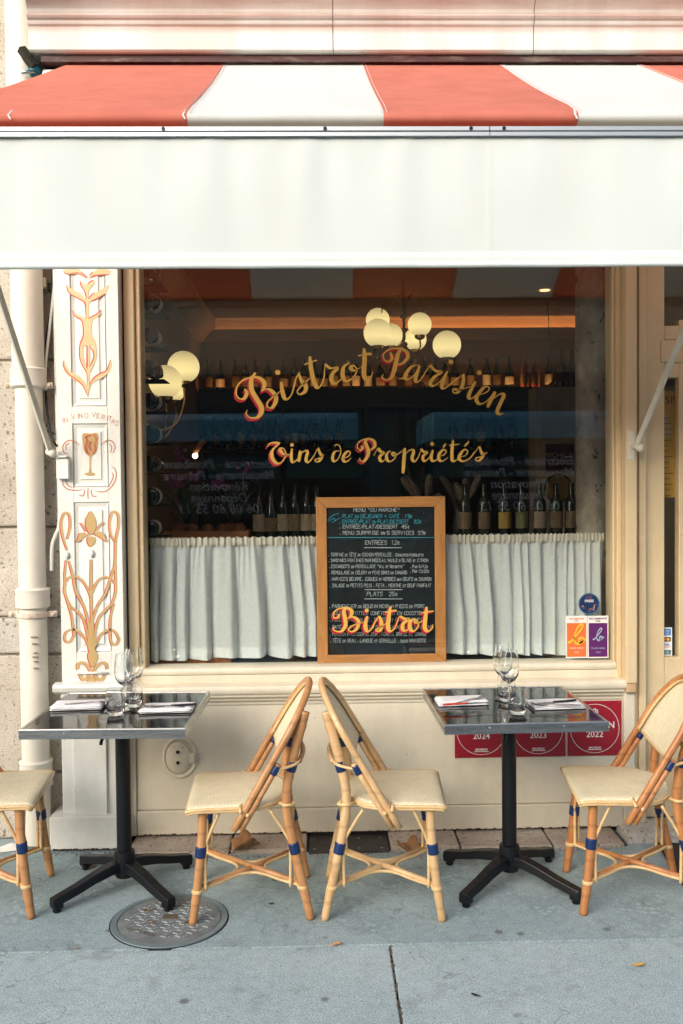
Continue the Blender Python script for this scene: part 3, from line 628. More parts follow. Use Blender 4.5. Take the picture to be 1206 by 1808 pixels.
# ---------------------------------------------------------------- entrance door on the right
door = thing('entrance_door', 'cream wooden entrance door with a narrow glass pane and card payment sticker', 'door', (1.9, 0, .05))
DY = -.022
zt, zb, zu = 2.114, .806, at(1180, 575, DY)[2]
MB().bx(1.512, 1.609, DY, .03, .05, 2.80).build('stile', warm_lit_cream, door, bevel=.003)
MB().bx(1.677, 1.76, DY, .03, .05, 2.80-.42).build('stile', warm_lit_cream, door, bevel=.003)
MB().bx(2.22, 2.36, DY, .03, .05, 2.80).build('stile', warm_lit_cream, door, bevel=.003)
z6, z64 = at(1180, 600, DY)[2], at(1180, 640, DY)[2]
MB().bx(1.610, 2.219, DY+.002, .03, z6+.001, zu).build('rail', warm_lit_cream, door, bevel=.002)
MB().bx(1.59, 2.219, DY-.004, .028, z64, z6-.002).build('rail', warm_lit_cream, door, bevel=.002)
MB().bx(1.610, 2.219, DY+.002, .03, zt, z64-.002).build('rail', warm_lit_cream, door, bevel=.002)
MB().bx(1.610, 2.219, DY+.001, .03, .05, zb).build('rail', warm_lit_cream, door, bevel=.003)
dg = MB().bx(1.609, 1.677, .004, .009, zb, zt).build('door_pane', glass_m, door)
MB().bx(1.76, 2.22, .004, .009, zb, zt).build('door_pane', glass_m, door)
MB().bx(1.609, 2.22, .004, .009, zu, 2.80).build('transom_pane', glass_m, door)
MB().bx(2.36, 3.0, -.05, .1, 0, 2.80).build('side_panel', warm_lit_cream, door, bevel=.004)
hd = MB().tube(catmull([(2.20, -.03, 1.05), (2.20, -.075, 1.05), (2.20, -.085, 1.10), (2.20, -.085, 1.28), (2.20, -.075, 1.33), (2.20, -.03, 1.33)], 5), .010, 8).build('handle', brass, door, smooth=True)
# card sticker low on the narrow pane
stk = Ink(); a, b = at(1168.5, 1158, 0), at(1187, 1108, 0); SY = .0025
tag(MB().bx(a[0], b[0], SY, .0038, a[2], b[2]).build('card_sticker', signw, door), 'white sticker strip of bank card marks')
sw, sh_ = b[0]-a[0], (b[2]-a[2])
def stick_box(u0, u1, v0, v1, m, nm='sticker_mark', lift=.0008):
    return MB().bx(a[0]+u0*sw, a[0]+u1*sw, SY-lift, SY, a[2]+v0*sh_, a[2]+v1*sh_).build(nm, m, door)
blue_print = mat('blue_print', (.03, .2, .55), .4, var=.03); teal_print = mat('teal_print', (.03, .14, .18), .4, var=.03); black_print = mat('black_print', (.02, .02, .02), .5, var=.03)
orange_print = mat('orange_print', (.72, .16, .04), .4, var=.03); yellow_print = mat('yellow_print', (.8, .5, .05), .4, var=.03); purple_print = mat('purple_print', (.10, .015, .13), .4, var=.05)
stick_box(.12, .88, .72, .96, blue_print); stick_box(.12, .88, .50, .66, black_print); stick_box(.15, .85, .30, .32, orange_print); stick_box(.12, .88, .04, .20, teal_print)
for k, m, l in ((.38, orange_print, .0016), (.62, yellow_print, .0022)):
    roty(MB().lathe([(.0001, .0006), (.0065, .0006), (.0065, 0)], 12), (a[0]+k*sw, SY-l+.0006, a[2]+.58*sh_)).build('sticker_disc', m, door)
flat = lambda cx, cz, Y: (lambda q: (cx+q[0], Y, cz+q[1]))
letters('VISA', .014, flat(a[0]+sw/2, a[2]+.36*sh_, SY-.0009), 'sticker_lettering', blue_print, door, bold=.0004)
letters('AM\nEX', .013, flat(a[0]+sw*.55, a[2]+.85*sh_, SY-.0012), 'sticker_lettering', signw, door)
letters('CB', .015, flat(a[0]+sw*.5, a[2]+.075*sh_, SY-.0012), 'sticker_lettering', signw, door)
# ochre menu card hanging behind the narrow pane
ca = mat('ochre_card', (.48, .27, .05), .7, var=.1)
mc = thing('menu_card', 'ochre printed menu card hanging behind the narrow door pane', 'menu', (1.64, .03, 1.5))
z0_, z1_ = at(1180, 878, .03)[2], at(1180, 690, .03)[2]
MB().bx(1.60, 1.80, .030, .034, z0_, z1_).build('card', ca, mc)
ln_ = MB(); rn = random.Random(3)
for i in range(15):
    z = z1_-.13-i*.026; ln_.bx(1.612, 1.612+rn.uniform(.03, .06), .0285, .0295, z, z+.003)
structure(ln_.build('print', black_print, mc), 'stuff'); letters('SIS', .05, flat(1.66, z1_-.06, .0285), 'print_title', black_print, mc)

# ---------------------------------------------------------------- awning
aw = thing('awning', 'red and white striped awning with plain white front valance', 'awning', (.8, -.15, 3.47))
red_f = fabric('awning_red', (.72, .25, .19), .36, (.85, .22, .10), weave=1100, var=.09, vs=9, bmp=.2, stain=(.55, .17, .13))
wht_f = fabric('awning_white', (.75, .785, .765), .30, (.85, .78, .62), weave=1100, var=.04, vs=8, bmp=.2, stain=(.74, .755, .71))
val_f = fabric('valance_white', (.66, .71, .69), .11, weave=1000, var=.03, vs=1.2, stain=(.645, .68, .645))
AP = [(-.105, 3.475), (-.15, 3.492), (-.22, 3.452)]
for i in range(1, 15):
    t = i/15; AP.append((-.22-1.135*t, 3.452-.630*t-.011*math.sin(math.pi*t)))
AP += [(-1.362, 2.814), (-1.379, 2.803), (-1.388, 2.792), (-1.389, 2.778), (-1.380, 2.770), (-1.350, 2.757), (-1.335, 2.756)]
xb = [-.402+.615*k for k in range(6)]
edges = [(-1.088, -1.25)]+[(x, x) for x in xb]
for k in range(len(edges)-1):
    (l0, l1), (r0, r1) = edges[k], edges[k+1]
    q = MB(); n = 14; m = len(AP)
    vs = []
    for j in range(n+1):
        u = j/n
        for i, (y, z) in enumerate(AP):
            t = i/(m-1); x = (l0+(l1-l0)*t)*(1-u)+(r0+(r1-r0)*t)*u
            wob = .004*math.sin(x*9+k)*math.sin(math.pi*t)
            vs.append((x, y, z+wob*min(1, 6*t*(1-t))))
    q.add(vs, [(j*m+i, (j+1)*m+i, (j+1)*m+i+1, j*m+i+1) for j in range(n) for i in range(m-1)])
    tag(q.build('stripe', red_f if k % 2 == 0 else wht_f, aw, smooth=True), None)
    if k:
        x = l0; s = MB()
        for dx in (-.006, .010): s.tube([(x+dx, y-.0008, z+.0025) for y, z in AP[1:-4]], .0011, 4)
        s.build('seam', mat('stitching', (.78, .55, .50), .8), aw)
for x in (-.95, -.41, .82):
    MB().tube([(x, -1.367, 2.811), (x-.004, -1.393, 2.788), (x+.003, -1.392, 2.775)], .003, 5).build('stitch', signw, aw)
# front rail
alu = mat('aluminium', (.50, .53, .54), .42, .75, var=.08, scale=5, stretch=(.2, 1, 3))
RP = [(-1.352, 2.749), (-1.398, 2.749), (-1.398, 2.737), (-1.390, 2.735), (-1.390, 2.732), (-1.402, 2.730), (-1.402, 2.719), (-1.352, 2.719)]
for x0, x1 in ((-1.28, .5435), (.5465, 2.72)): MB().extrude_x(RP, x0, x1).build('front_rail', alu, aw)
for p in (289, 574, 831, 889):
    x = at(p, 229, -1.39)[0]; q = MB().lathe([(.0001, .003), (.006, .003), (.006, 0)], 10); q.v = [(x+a_, -1.3975-c_, 2.7425+b_) for a_, b_, c_ in q.v]; q.build('screw', black_metal, aw)
MB().bx(-1.06, -1.008, -1.408, -1.36, 2.722, 2.757).build('rail_clamp', black_metal, aw, bevel=.004)
# valance
def vz(u, v):
    x = -1.27+3.98*u; z = 2.727-.394*v
    rip = .0032*math.sin(x*17+1.3*math.sin(x*3.1))*(.15+v*(1-.6*v))+.0006*math.sin(x*55+4*math.sin(x*2))*(1-v)**2+.003*math.sin(x*2.3+.7)*v+.0022*math.sin(x*33+2.6*math.sin(x*4.1))*(1-v)*math.sin(min(1, v*5)*1.57)+.0016*math.sin(x*7.3+v*2.2)*math.sin(v*math.pi)
    rip += -.0010*math.exp(-((x-.545)/.006)**2)
    return (x, -1.388-.003*math.sin(v*math.pi)+rip, z)
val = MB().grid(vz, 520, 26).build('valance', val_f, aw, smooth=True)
hem = MB(); nx = 300; prof = [(.001, .025), (-.0035, .024), (-.004, 0), (-.005, -.010), (-.009, -.014), (-.010, -.019), (-.006, -.0245), (.002, -.0245), (.006, -.019), (.005, -.012), (.004, 0), (.0035, .024)]
vs = []
for j in range(nx+1):
    x, y, z = vz(j/nx, 1.0)
    vs += [(x, y+p[0]*1.0, z+p[1]+.004) for p in prof]
m = len(prof); hem.add(vs, [(j*m+i, (j+1)*m+i, (j+1)*m+(i+1) % m, j*m+(i+1) % m) for j in range(nx) for i in range(m)])
hem.build('hem', val_f, val, smooth=True)
# roller, brackets, arms
MB().tube([(-1.155, -.10, 3.425), (2.7, -.10, 3.425)], .045, 14).build('roller', signw, aw, smooth=True, angle=40)
for x0, x1, r in ((-1.20, -1.155, .055), (-1.14, -1.11, .05)): MB().tube([(x0, -.11, 3.43), (x1, -.11, 3.43)], r, 16).build('roller_end', signw, aw, smooth=True, angle=40)
MB().bx(-1.218, -1.206, -.13, -.02, 3.36, 3.482).build('bracket', rust_red, aw, bevel=.002)
p, q = at(37, 87, -.17), at(62, 118, -.17)
MB().tube([p, q], .024, 4).build('angle_iron', mat('old_iron', (.035, .03, .022), .7, .5, var=.5, scale=20), aw)
g = at(61, 124, -.15); MB().sphere(g, .028, 14, 9, 1.2).build('crank_gear', mat('teal_gear', (.01, .12, .14), .4, .2), aw, smooth=True)
MB().tube([at(61, 127, -.17), at(38, 128, -.20)], .008, 8).build('crank_eye', steel, aw, smooth=True)
arm_m = paint_mat('arm_paint', (.70, .66, .54))
for base, top in (((-1.196, -.165, 1.795), (-1.15, -1.362, 2.728)), ((1.432, -.16, 1.795), (1.432, -1.362, 2.728))):
    A_ = MB().tube([base, top], .0155, 4).build('arm', arm_m, aw, bevel=.003)
    q = MB().tube([(base[0], base[1]+.05, base[2]-.005), (base[0], base[1]-.02, base[2]-.005)], .016, 10).sphere((base[0]+.012, base[1]-.006, base[2]-.012), .019, 12, 8)
    q.build('pivot', arm_m, aw, smooth=True, angle=50)
MB().bx(1.405, 1.437, -.121, -.1145, 1.73, 1.865).build('pivot_plate', arm_m, aw, bevel=.004)

# ---------------------------------------------------------------- drainpipe, conduit, cable
PX, PY = -1.303, -.105
pipe = thing('drainpipe', 'cream painted cast iron drainpipe beside the painted pilaster', 'drainpipe', (PX, PY, 0))
z1 = at(50, 655, PY)[2]; z2 = at(50, 674, PY)[2]; z3 = at(60, 1042, PY)[2]; z4 = at(60, 1074, PY)[2]; z5 = at(60, 1344, PY)[2]
MB().lathe([(.070, z1), (.070, 5.0)], 28, (PX, PY, 0)).build('upper_pipe', pipe_paint, pipe, smooth=True, angle=40)
MB().lathe([(.060, z4-.002), (.060, z2+.01)], 28, (PX, PY, 0)).build('middle_pipe', pipe_paint, pipe, smooth=True, angle=40)
MB().lathe([(.061, .02), (.061, z3-.001)], 28, (PX, PY, 0)).build('lower_pipe', pipe_paint, pipe, smooth=True, angle=40)
for za, zb_, r in ((z2-.03, z1+.012, .079), (z4, z3+.012, .075), (.27, z5+.01, .072)):
    MB().lathe([(r-.01, za), (r, za+.008), (r, zb_-.016), (r+.003, zb_-.008), (r-.006, zb_)], 28, (PX, PY, 0)).build('collar', pipe_paint, pipe, smooth=True, angle=40)
rusty = mat('rusty_paint', (.68, .58, .47), .6, var=.1, dirt=(.30, .14, .07), dscale=22, damt=.8)
for zc_, r in ((at(50, 681, PY)[2], .066), (at(60, 1084, PY)[2], .067)):
    q = MB().lathe([(r-.003, -.012), (r+.004, -.012), (r+.004, .012), (r-.003, .012)], 28, (PX, PY, zc_), closed=True)
    q.bx(PX-.108, PX-r+.002, PY-.006, PY+.006, zc_-.013, zc_+.013).bx(PX+r-.002, PX+.108, PY-.006, PY+.006, zc_-.013, zc_+.013)
    c_ = q.build('clamp', rusty, pipe, bevel=.002)
    for sx in (-1, 1): MB().sphere((PX+sx*.094, PY-.010, zc_), .010, 10, 6).build('bolt', rusty, c_, smooth=True)
q = MB()
for px_, py_, w_ in ((60, 1125, 13), (61, 1137, 11), (62, 1153, 7), (62, 1160, 10), (63, 1168, 8), (63, 1180, 9)):
    p_ = at(px_, py_, PY-.062); q.bx(p_[0]-w_*.0011, p_[0]+w_*.0011, PY-.0635, PY-.055, p_[2]-.002, p_[2]+.002)
q.build('paint_crack', mat('crack', (.22, .13, .07), .9), pipe)
c = thing('wall_conduit', 'thin white conduit running down beside the pilaster edge', 'conduit', (-1.2, -.06, 1.3))
MB().tube(catmull([at(93, 300, -.07), at(96, 480, -.07), at(100, 700, -.07), at(104, 860, -.07), at(104, 925, -.07), at(98, 945, -.09), at(92, 965, -.10), at(91, 1008, -.10)], 8), .0085, 8).build('tube', white_paint, c, smooth=True)
c = thing('black_cable', 'loose black and white cable between drainpipe and pilaster', 'cable', (-1.22, -.05, 1.8))
MB().tube(catmull([at(94, 470, -.06), at(90, 540, -.07), at(82, 600, -.07), at(80, 660, -.06), at(81, 700, -.07), at(86, 750, -.10), at(94, 778, -.13), at(101, 788, -.12)], 8), .0055, 6).build('cord', black_metal, c, smooth=True)
MB().tube(catmull([at(96, 500, -.066), at(88, 575, -.076), at(81, 640, -.076), at(80, 690, -.07)], 8), .0062, 6).build('sleeve', white_paint, c, smooth=True)
p_ = at(76, 500, -.04)
wb = thing('cable_box', 'small cream cable box on the stone wall', 'box', (p_[0], -.02, p_[2]))
MB().bx(p_[0]-.022, p_[0]+.02, -.075, -.018, p_[2]-.025, p_[2]+.022).build('box', cream_paint, wb, bevel=.006)
MB().bx(p_[0]+.02, p_[0]+.045, -.05, -.02, p_[2]-.035, p_[2]+.0).build('clip', black_metal, wb, bevel=.003)

# ---------------------------------------------------------------- plaques, valve cover, stickers
plaque_red = mat('plaque_red', (.30, .008, .022), .3, var=.08, scale=7)
YP = -.0605
for x0, x1, yr, lab in ((803, 896, '2024', 'red guide plaque reading 2024, nearest the pale chair'), (902, 998, '2023', 'red guide plaque reading 2023, behind the table column'), (1002, 1097, '2022', 'red guide plaque reading 2022, beside the door post')):
    a_, b_ = at(x0, 1336, YP), at(x1, 1239, YP); zc_ = (at(950, 1335.5, YP)[2], at(950, 1239, YP)[2])
    cx_, cz_ = (a_[0]+b_[0])/2, sum(zc_)/2; hw = (b_[0]-a_[0])/2; hh = (zc_[1]-zc_[0])/2
    t = thing('guide_plaque', lab, 'plaque', (cx_, YP, cz_), group='red plaques under the window')
    MB().bx(cx_-hw, cx_+hw, YP-.005, YP+.002, cz_-hh, cz_+hh).build('plate', plaque_red, t, bevel=.0015)
    tf = lambda q, l=0, cx_=cx_, cz_=cz_: (cx_+q[0], YP-.0062-l, cz_+q[1])
    k = Ink(); ring(k, (0, 0), .114, .0022, tf)
    for i in range(6):
        an = math.pi/3*i+.5; ring(k, (.010*math.cos(an), .077+.010*math.sin(an)), .0062, .003, tf, 10)
    k.stroke([(-.032, -.099), (.0, -.0985), (.032, -.099)], .003, tf, n=1); k.build('ring_and_star', signw, t)
    letters('MICHELIN', .042, tf=lambda q, tf=tf: tf((q[0], q[1]+.002)), name='lettering', m=signw, parent=t, bold=.0007)
    letters(yr, .040, tf=lambda q, tf=tf: tf((q[0], q[1]-.040)), name='lettering', m=signw, parent=t, bold=.0004)
    letters('MICHELIN', .0125, tf=lambda q, tf=tf: tf((q[0], q[1]-.094)), name='lettering', m=signw, parent=t, bold=.0004)
    for sx in (-1, 1):
        for sz in (-1, 1): roty(MB().lathe([(.006, 0), (.005, .003), (.0001, .004)], 10), (cx_+sx*(hw-.012), YP-.005, cz_+sz*(hh-.012))).build('rivet', plaque_red, t, smooth=True)
vc = thing('valve_cover', 'cream painted oval socket cover on the panel under the window', 'cover', (-.66, -.06, .36))
c_ = at(318, 1337, -.062); sx_ = 1.0
def oval(prof, n=36, sx=1.0, sz=1.2): return roty(MB().lathe(prof, n, sx=sx, sy=sz), (c_[0], -.059, c_[2]))
oval([(.083, 0), (.083, .004), (.078, .009), (.071, .009), (.066, .003), (.066, 0)]).build('rim', cream_paint, vc, smooth=True, angle=50)
q = roty(MB().lathe([(.058, 0), (.058, .009), (.053, .013), (.0001, .013)], 36, sx=.98, sy=1.26), (c_[0]-.008, -.0605, c_[2])); q.build('lid', cream_paint, vc, smooth=True, angle=40)
for dz in (.028, -.022):
    roty(MB().lathe([(.014, .0), (.014, .004), (.009, .005), (.009, .0015)], 16), (c_[0]-.008, -.0735, c_[2]+dz)).build('hole_rim', cream_paint, vc, smooth=True, angle=40)
    roty(MB().lathe([(.0001, .0025), (.0085, .0025), (.0085, 0)], 16), (c_[0]-.008, -.0735, c_[2]+dz)).build('hole', dark_gap, vc)
MB().bx(c_[0]+.044, c_[0]+.070, -.082, -.06, c_[2]-.024, c_[2]+.022).build('hinge', cream_paint, vc, bevel=.004)
q = Ink(); tfv = lambda p, l=0: (c_[0]-.008+p[0], -.0742-l, c_[2]+p[1])
for i in range(9):
    an = math.pi*(.22+.56*i/8); q.stroke([(.044*math.cos(an), .056*math.sin(an)), (.050*math.cos(an), .062*math.sin(an))], .004, tfv, n=1)
q.build('raised_mark', cream_paint, vc)

ST_Y = -.0035
s1 = at(1040, 1066, 0); t = thing('round_sticker', 'round dark blue Paris sticker on the window corner', 'sticker', (s1[0], ST_Y, s1[2]))
navy_print = mat('navy_print', (.006, .03, .10), .35, var=.25, scale=30)
roty(MB().lathe([(.0001, .0015), (.050, .0015), (.050, 0)], 36), (s1[0], -.0003, s1[2])).build('disc', navy_print, t)
k = Ink(); tfs = lambda q, l=0: (s1[0]+q[0], -.0024-l, s1[2]+q[1]); ring(k, (0, 0), .047, .0025, tfs); k.build('rim', mat('sky_print', (.08, .25, .45), .4), t)
rn = random.Random(9); k = Ink()
for i in range(34):
    an = rn.uniform(math.pi*1.02, math.pi*1.98); r_ = rn.uniform(.026, .043); k.dot((r_*math.cos(an), r_*math.sin(an)*.9), rn.uniform(.0015, .0035), tfs, k=6)
k.build('speckles', mat('warm_print', (.45, .22, .14), .5, var=.7, scale=90), t)
letters('PARIS', .017, lambda q: tfs((q[0], q[1]+.008), .001), 'lettering', signw, t, bold=.0005)
letters('JE SUIS\nTOUT', .010, lambda q: tfs((q[0], q[1]+.030), .001), 'lettering', mat('rose_print', (.4, .15, .2), .5), t)
for x0, x1, bg, lc, lab in ((999, 1036.5, orange_print, yellow_print, 'orange restaurant guide sticker with yellow loop on the window'), (1037.5, 1074, purple_print, mat('pale_blue_print', (.35, .45, .6), .4), 'purple restaurant guide sticker with pale blue loop on the window')):
    a_, b_ = at(x0, 1162, 0), at(x1, 1087, 0); t = thing('guide_sticker', lab, 'sticker', ((a_[0]+b_[0])/2, ST_Y, a_[2]))
    w_, h_ = b_[0]-a_[0], b_[2]-a_[2]
    MB().bx(a_[0], b_[0], -.0024, -.0003, a_[2], b_[2]).build('card', signw, t)
    MB().bx(a_[0]+.05*w_, b_[0]-.05*w_, -.0031, -.0023, a_[2]+.03*h_, a_[2]+.83*h_).build('field', bg, t)
    tfk = lambda q, l=0, a_=a_, w_=w_, h_=h_: (a_[0]+q[0]*w_, -.0037-l, a_[2]+q[1]*h_)
    k = Ink(); s_ = 1.0 if bg == orange_print else .62
    loop = [(.08, .38), (.22, .39), (.42, .50), (.68, .66), (.80, .77), (.68, .79), (.50, .68), (.38, .48), (.45, .36), (.62, .34), (.80, .42), (.78, .48), (.62, .46), (.60, .38), (.75, .38), (.95, .46)]
    k.stroke([(.5+(x-.5)*s_, .56+(y-.56)*s_) for x, y in loop], .055*s_, tfk, n=5, taper=1); k.build('loop', lc, t)
    letters('RECOMMANDÉ\nPAR', .0125 if bg == purple_print else .010, lambda q, a_=a_, w_=w_, h_=h_: (a_[0]+w_/2+q[0], -.0030, a_[2]+h_*.915+q[1]), 'lettering', bg, t, bold=.0003)
    letters('Guide Lebey', .013, lambda q, a_=a_, w_=w_, h_=h_: (a_[0]+w_/2+q[0], -.0038, a_[2]+h_*.22+q[1]), 'lettering', lc if bg == purple_print else signw, t)
    letters('2024', .011, lambda q, a_=a_, w_=w_, h_=h_: (a_[0]+w_/2+q[0], -.0038, a_[2]+h_*.12+q[1]), 'lettering', lc if bg == purple_print else signw, t)

# ---------------------------------------------------------------- menu board inside the glass
bx0, bx1, bz0, bz1 = -.019, .588, .792, 1.572
frame_wood = mat('frame_wood', (.56, .235, .065), .45, var=.25, scale=6, stretch=(6, 6, .7))
frame_wood_h = mat('frame_wood_across', (.56, .235, .065), .45, var=.25, scale=6, stretch=(.7, 6, 6))
mb_ = thing('menu_board', 'chalk menu blackboard in an orange wooden frame behind the glass', 'blackboard', ((bx0+bx1)/2, .03, bz0))
fw = .050
def mitre(p):       # four (x, z) points, front face at y .022
    q = MB(); n = len(p); q.add([(x, .022, z) for x, z in p]+[(x, .045, z) for x, z in p], [(0, 1, 2, 3), (7, 6, 5, 4)]+[(i, (i+1) % n, n+(i+1) % n, n+i) for i in range(n)]); return q
O_ = [(bx0, bz0), (bx1, bz0), (bx1, bz1), (bx0, bz1)]; I_ = [(bx0+fw, bz0+fw*.75), (bx1-fw, bz0+fw*.75), (bx1-fw, bz1-fw), (bx0+fw, bz1-fw)]
for i in range(4):
    j = (i+1) % 4; mitre([O_[i], O_[j], I_[j], I_[i]]).build('frame_bar', frame_wood_h if i % 2 == 0 else frame_wood, mb_, bevel=.003)
slate = MB().bx(bx0+fw-.002, bx1-fw+.002, .034, .042, bz0+fw*.75-.002, bz1-fw+.002).build('slate', mat('slate', (.010, .014, .015), .35, var=.4, scale=5), mb_)
tb = tracer(540, 860, 4.638, .0335)
wh, bl = Ink(), Ink()
def fit(ink, txt, x0, x1, y, h, w=3.9):
    L = 0
    for ch_ in txt: L += 3.2 if ch_ == ' ' else (.72 if (ch_.islower() or ch_ == '€') else 1)*(5.35 if ch_ not in ".,'I/" else 3.95)
    k = (x1-x0)/(L*h/6)
    tf = lambda q, l=0: tb((x0+(q[0]-x0)*k, q[1]), l)
    hand_write(ink, txt, x0, y, h, w, tf, jit=.22)
for row in (('MENU "DU MARCHÉ"', 390, 775, 200, 26), ('. ENTRÉE/PLAT/DESSERT  45€', 270, 850, 338, 28), ('. MENU SURPRISE en 5 SERVICES  59€', 270, 985, 388, 28), ('ENTRÉES  12€', 485, 770, 470, 32),
            ('. TERRINE de TÊTE de COCHON PERSILLÉE , échalotes/ciboulette', 182, 965, 566, 26), (". SARDINES FRAÎCHES MARINÉES à L'HUILE d'OLIVE et CITRON", 182, 1005, 612, 25), ('. ESCARGOTS en PERSILLADE "Ail et Noisette"', 185, 808, 662, 26),
            ('. Par 6/12€', 850, 1000, 662, 24), ('. Par 12/20€', 850, 1010, 700, 24), ('. REMOULADE de CÉLERI et FOIE GRAS de CANARD', 188, 830, 712, 26), ('. HARICOTS BEURRE, COQUES et HERBES aux OEUFS de SAUMON', 190, 1028, 765, 27),
            ('. SALADE de PETITS POIS , FETA , MENTHE et OEUF PARFAIT', 192, 1026, 818, 27), ('PLATS   25€', 500, 752, 890, 32), ('. PARMENTIER de BOUDIN NOIR et PIEDS de PORC', 186, 972, 988, 28), ('. JOUE , CAROTTES CONFITES et EN COCOTTE', 188, 950, 1045, 28),
            ('. POULET BASQUAISE , FRITES et CITRON CONFIT', 190, 970, 1098, 28), ('. PATÉ EN CROÛTE POUR DEUX , SALADE et CORNICHONS', 192, 1040, 1158, 28), (". POISSON et CUISSON du JOUR , FENOUIL BRAISÉ à L'ORANGE", 195, 990, 1215, 28), ('. TÊTE de VEAU , LANGUE et CERVELLE , sauce RAVIGOTE', 196, 985, 1268, 28)):
    fit(wh, *row)
for p_ in ([(480, 495), (782, 495)], [(482, 838), (787, 838)], [(482, 913), (787, 913)]): wh.stroke(p_, 6, tb, n=1, taper=1)
fit(bl, '. PLAT du DÉJEUNER + CAFÉ   19€', 270, 870, 252, 28); fit(bl, '. ENTRÉE/PLAT ou PLAT/DESSERT   32€', 268, 945, 298, 30)
for p_ in ([(165, 413), (1062, 413)], [(160, 152), (1075, 152)], [(160, 152), (160, 1415)], [(1068, 152), (1068, 1415)], [(160, 1415), (1068, 1415)]): bl.stroke(p_, 5, tb, n=1, taper=1)
for p_ in ([(175, 275), (215, 235), (270, 215)], [(180, 285), (230, 255), (240, 280)], [(215, 290), (275, 255)]): bl.stroke(p_, 6, tb, n=3)
wh.build('chalk_writing', mat('chalk', (.42, .47, .47), .9, var=.2, scale=60), slate); bl.build('blue_chalk', mat('blue_chalk', (.05, .36, .46), .9, var=.3, scale=40), slate)

# ---------------------------------------------------------------- cafe curtains on a rod
linen = fabric('linen', (.90, .94, .92), .30, weave=500, var=.06, sheer=.22, bmp=.25, vs=60)
rod = tag(MB().tube([(-.813, .105, 1.367), (1.362, .105, 1.367)], .007, 10).build('curtain_rod', brass, None, smooth=True), 'thin curtain rod across the lower window', 'curtain rod')
def curtain(x0, x1, seed, label):
    rn = random.Random(seed); nc = int((x1-x0)*560); ph = []; amp = []; x = x0; k = 0; folds = []
    while x < x1+.1:
        w = rn.choice([rn.uniform(.02, .035), rn.uniform(.04, .07), rn.uniform(.08, .14)]); folds.append((x, w, rn.choice([rn.uniform(.2, .5), rn.uniform(.5, .9), rn.uniform(.7, 1.1)])))
        x += w
    for i in range(nc+1):
        x = x0+(x1-x0)*i/nc
        while k < len(folds)-1 and x >= folds[k+1][0]: k += 1
        u = (x-folds[k][0])/folds[k][1]; ph.append(2*math.pi*(k+u)); amp.append(folds[k][2]*(1-u)+folds[min(k+1, len(folds)-1)][2]*u)
    rows = [1.386, 1.381, 1.374, 1.366, 1.359, 1.352, 1.342, 1.32, 1.28, 1.22, 1.15, 1.08, 1.0, .93, .86, .835, .825, .815, .808]
    vs = []
    for zi, z in enumerate(rows):
        d = min(1, max(0, (1.36-z)/.35)); top = z > 1.35
        for i in range(nc+1):
            x = x0+(x1-x0)*i/nc
            if top:
                y = .105-.0125+.004*math.sin(ph[i]*2+i*.21)+(.002*math.sin(ph[i]*7)); dx = 0
            else:
                y = .100+(.007+.036*d*(.15+.85*abs(amp[i])))*math.sin(ph[i]+.5*math.sin(ph[i]))+.004*math.sin(i*.33+3*math.sin(i*.05))*(1-d)+.005*math.sin(z*9+ph[i]*.5)*d; dx = .016*d*math.cos(ph[i]+.6)+.02*d*math.sin(x*5+seed)
            zz_ = z+(.004*math.sin(ph[i]*.7)+.006*math.sin(x*4.2+seed))*(1 if z < .84 else 0)+(.003*math.sin(ph[i]*3.1+1) if zi < 2 else 0)
            vs.append((min(max(x+dx, -.81), 1.358), y, zz_))
    n = nc+1
    q = MB().add(vs, [(r*n+i, r*n+i+1, (r+1)*n+i+1, (r+1)*n+i) for r in range(len(rows)-1) for i in range(nc)])
    c = thing('cafe_curtain', label, 'curtain', ((x0+x1)/2, .1, .8))
    q.build('cloth', linen, c, smooth=True)
    h = MB(); k = len(rows)-5
    h.add([(x, y-.0012, z) for x, y, z in vs[k*n:]], [(r*n+i, r*n+i+1, (r+1)*n+i+1, (r+1)*n+i) for r in range(4) for i in range(nc)])
    h.build('hem', linen, c, smooth=True)
    h = MB(); h.add([(x, y-.0012, z) for x, y, z in vs[:7*n]], [(r*n+i, r*n+i+1, (r+1)*n+i+1, (r+1)*n+i) for r in range(6) for i in range(nc)])
    h.build('heading', fabric('linen_heading', (.70, .66, .56), .3, weave=500, var=.06, bmp=.2, vs=50), c, smooth=True)
curtain(-.805, .27, 2, 'white linen half curtain gathered on the rod by the wine rack')
curtain(.275, 1.358, 5, 'white linen half curtain gathered on the rod by the iron column')
# ---------------------------------------------------------------- room behind the window
RY = 4.65
brown_wall = mat('brown_wall', (.30, .205, .14), .8, var=.12, scale=2)
blue_wall = mat('blue_wall', (.11, .40, .55), .6, var=.15, scale=3)
dark_wood = mat('dark_wood', (.022, .018, .015), .5, var=.35, scale=6, stretch=(.4, 1, 5))
beige_wall = mat('beige_wall', (.52, .44, .34), .8, var=.08)
warm_wood = mat('warm_wood', (.40, .15, .05), .5, var=.25, scale=7, stretch=(.5, 4, 4))
structure(MB().bx(-1.2, 3.05, .12, RY+.1, -.1, -.002).build('room_floor', dark_wood))
structure(MB().bx(-1.2, 3.05, .12, RY+.1, 3.20, 3.3).build('ceiling', mat('ceiling_paint', (.13, .085, .055), .85)))
structure(MB().bx(-1.2, 3.05, RY, RY+.1, 0, 3.2).build('back_wall', brown_wall))
structure(MB().bx(-1.25, -1.12, .14, RY, 0, 3.2).build('left_wall', brown_wall))
structure(MB().bx(3.0, 3.1, .12, RY, 0, 3.2).build('right_wall', beige_wall))
led = emis('led_strip', (1.0, .42, .12), 11.0)
cor = thing('cornice', 'lit cornice ledge along the ceiling of the room', 'cornice', (0, RY, 3.05))
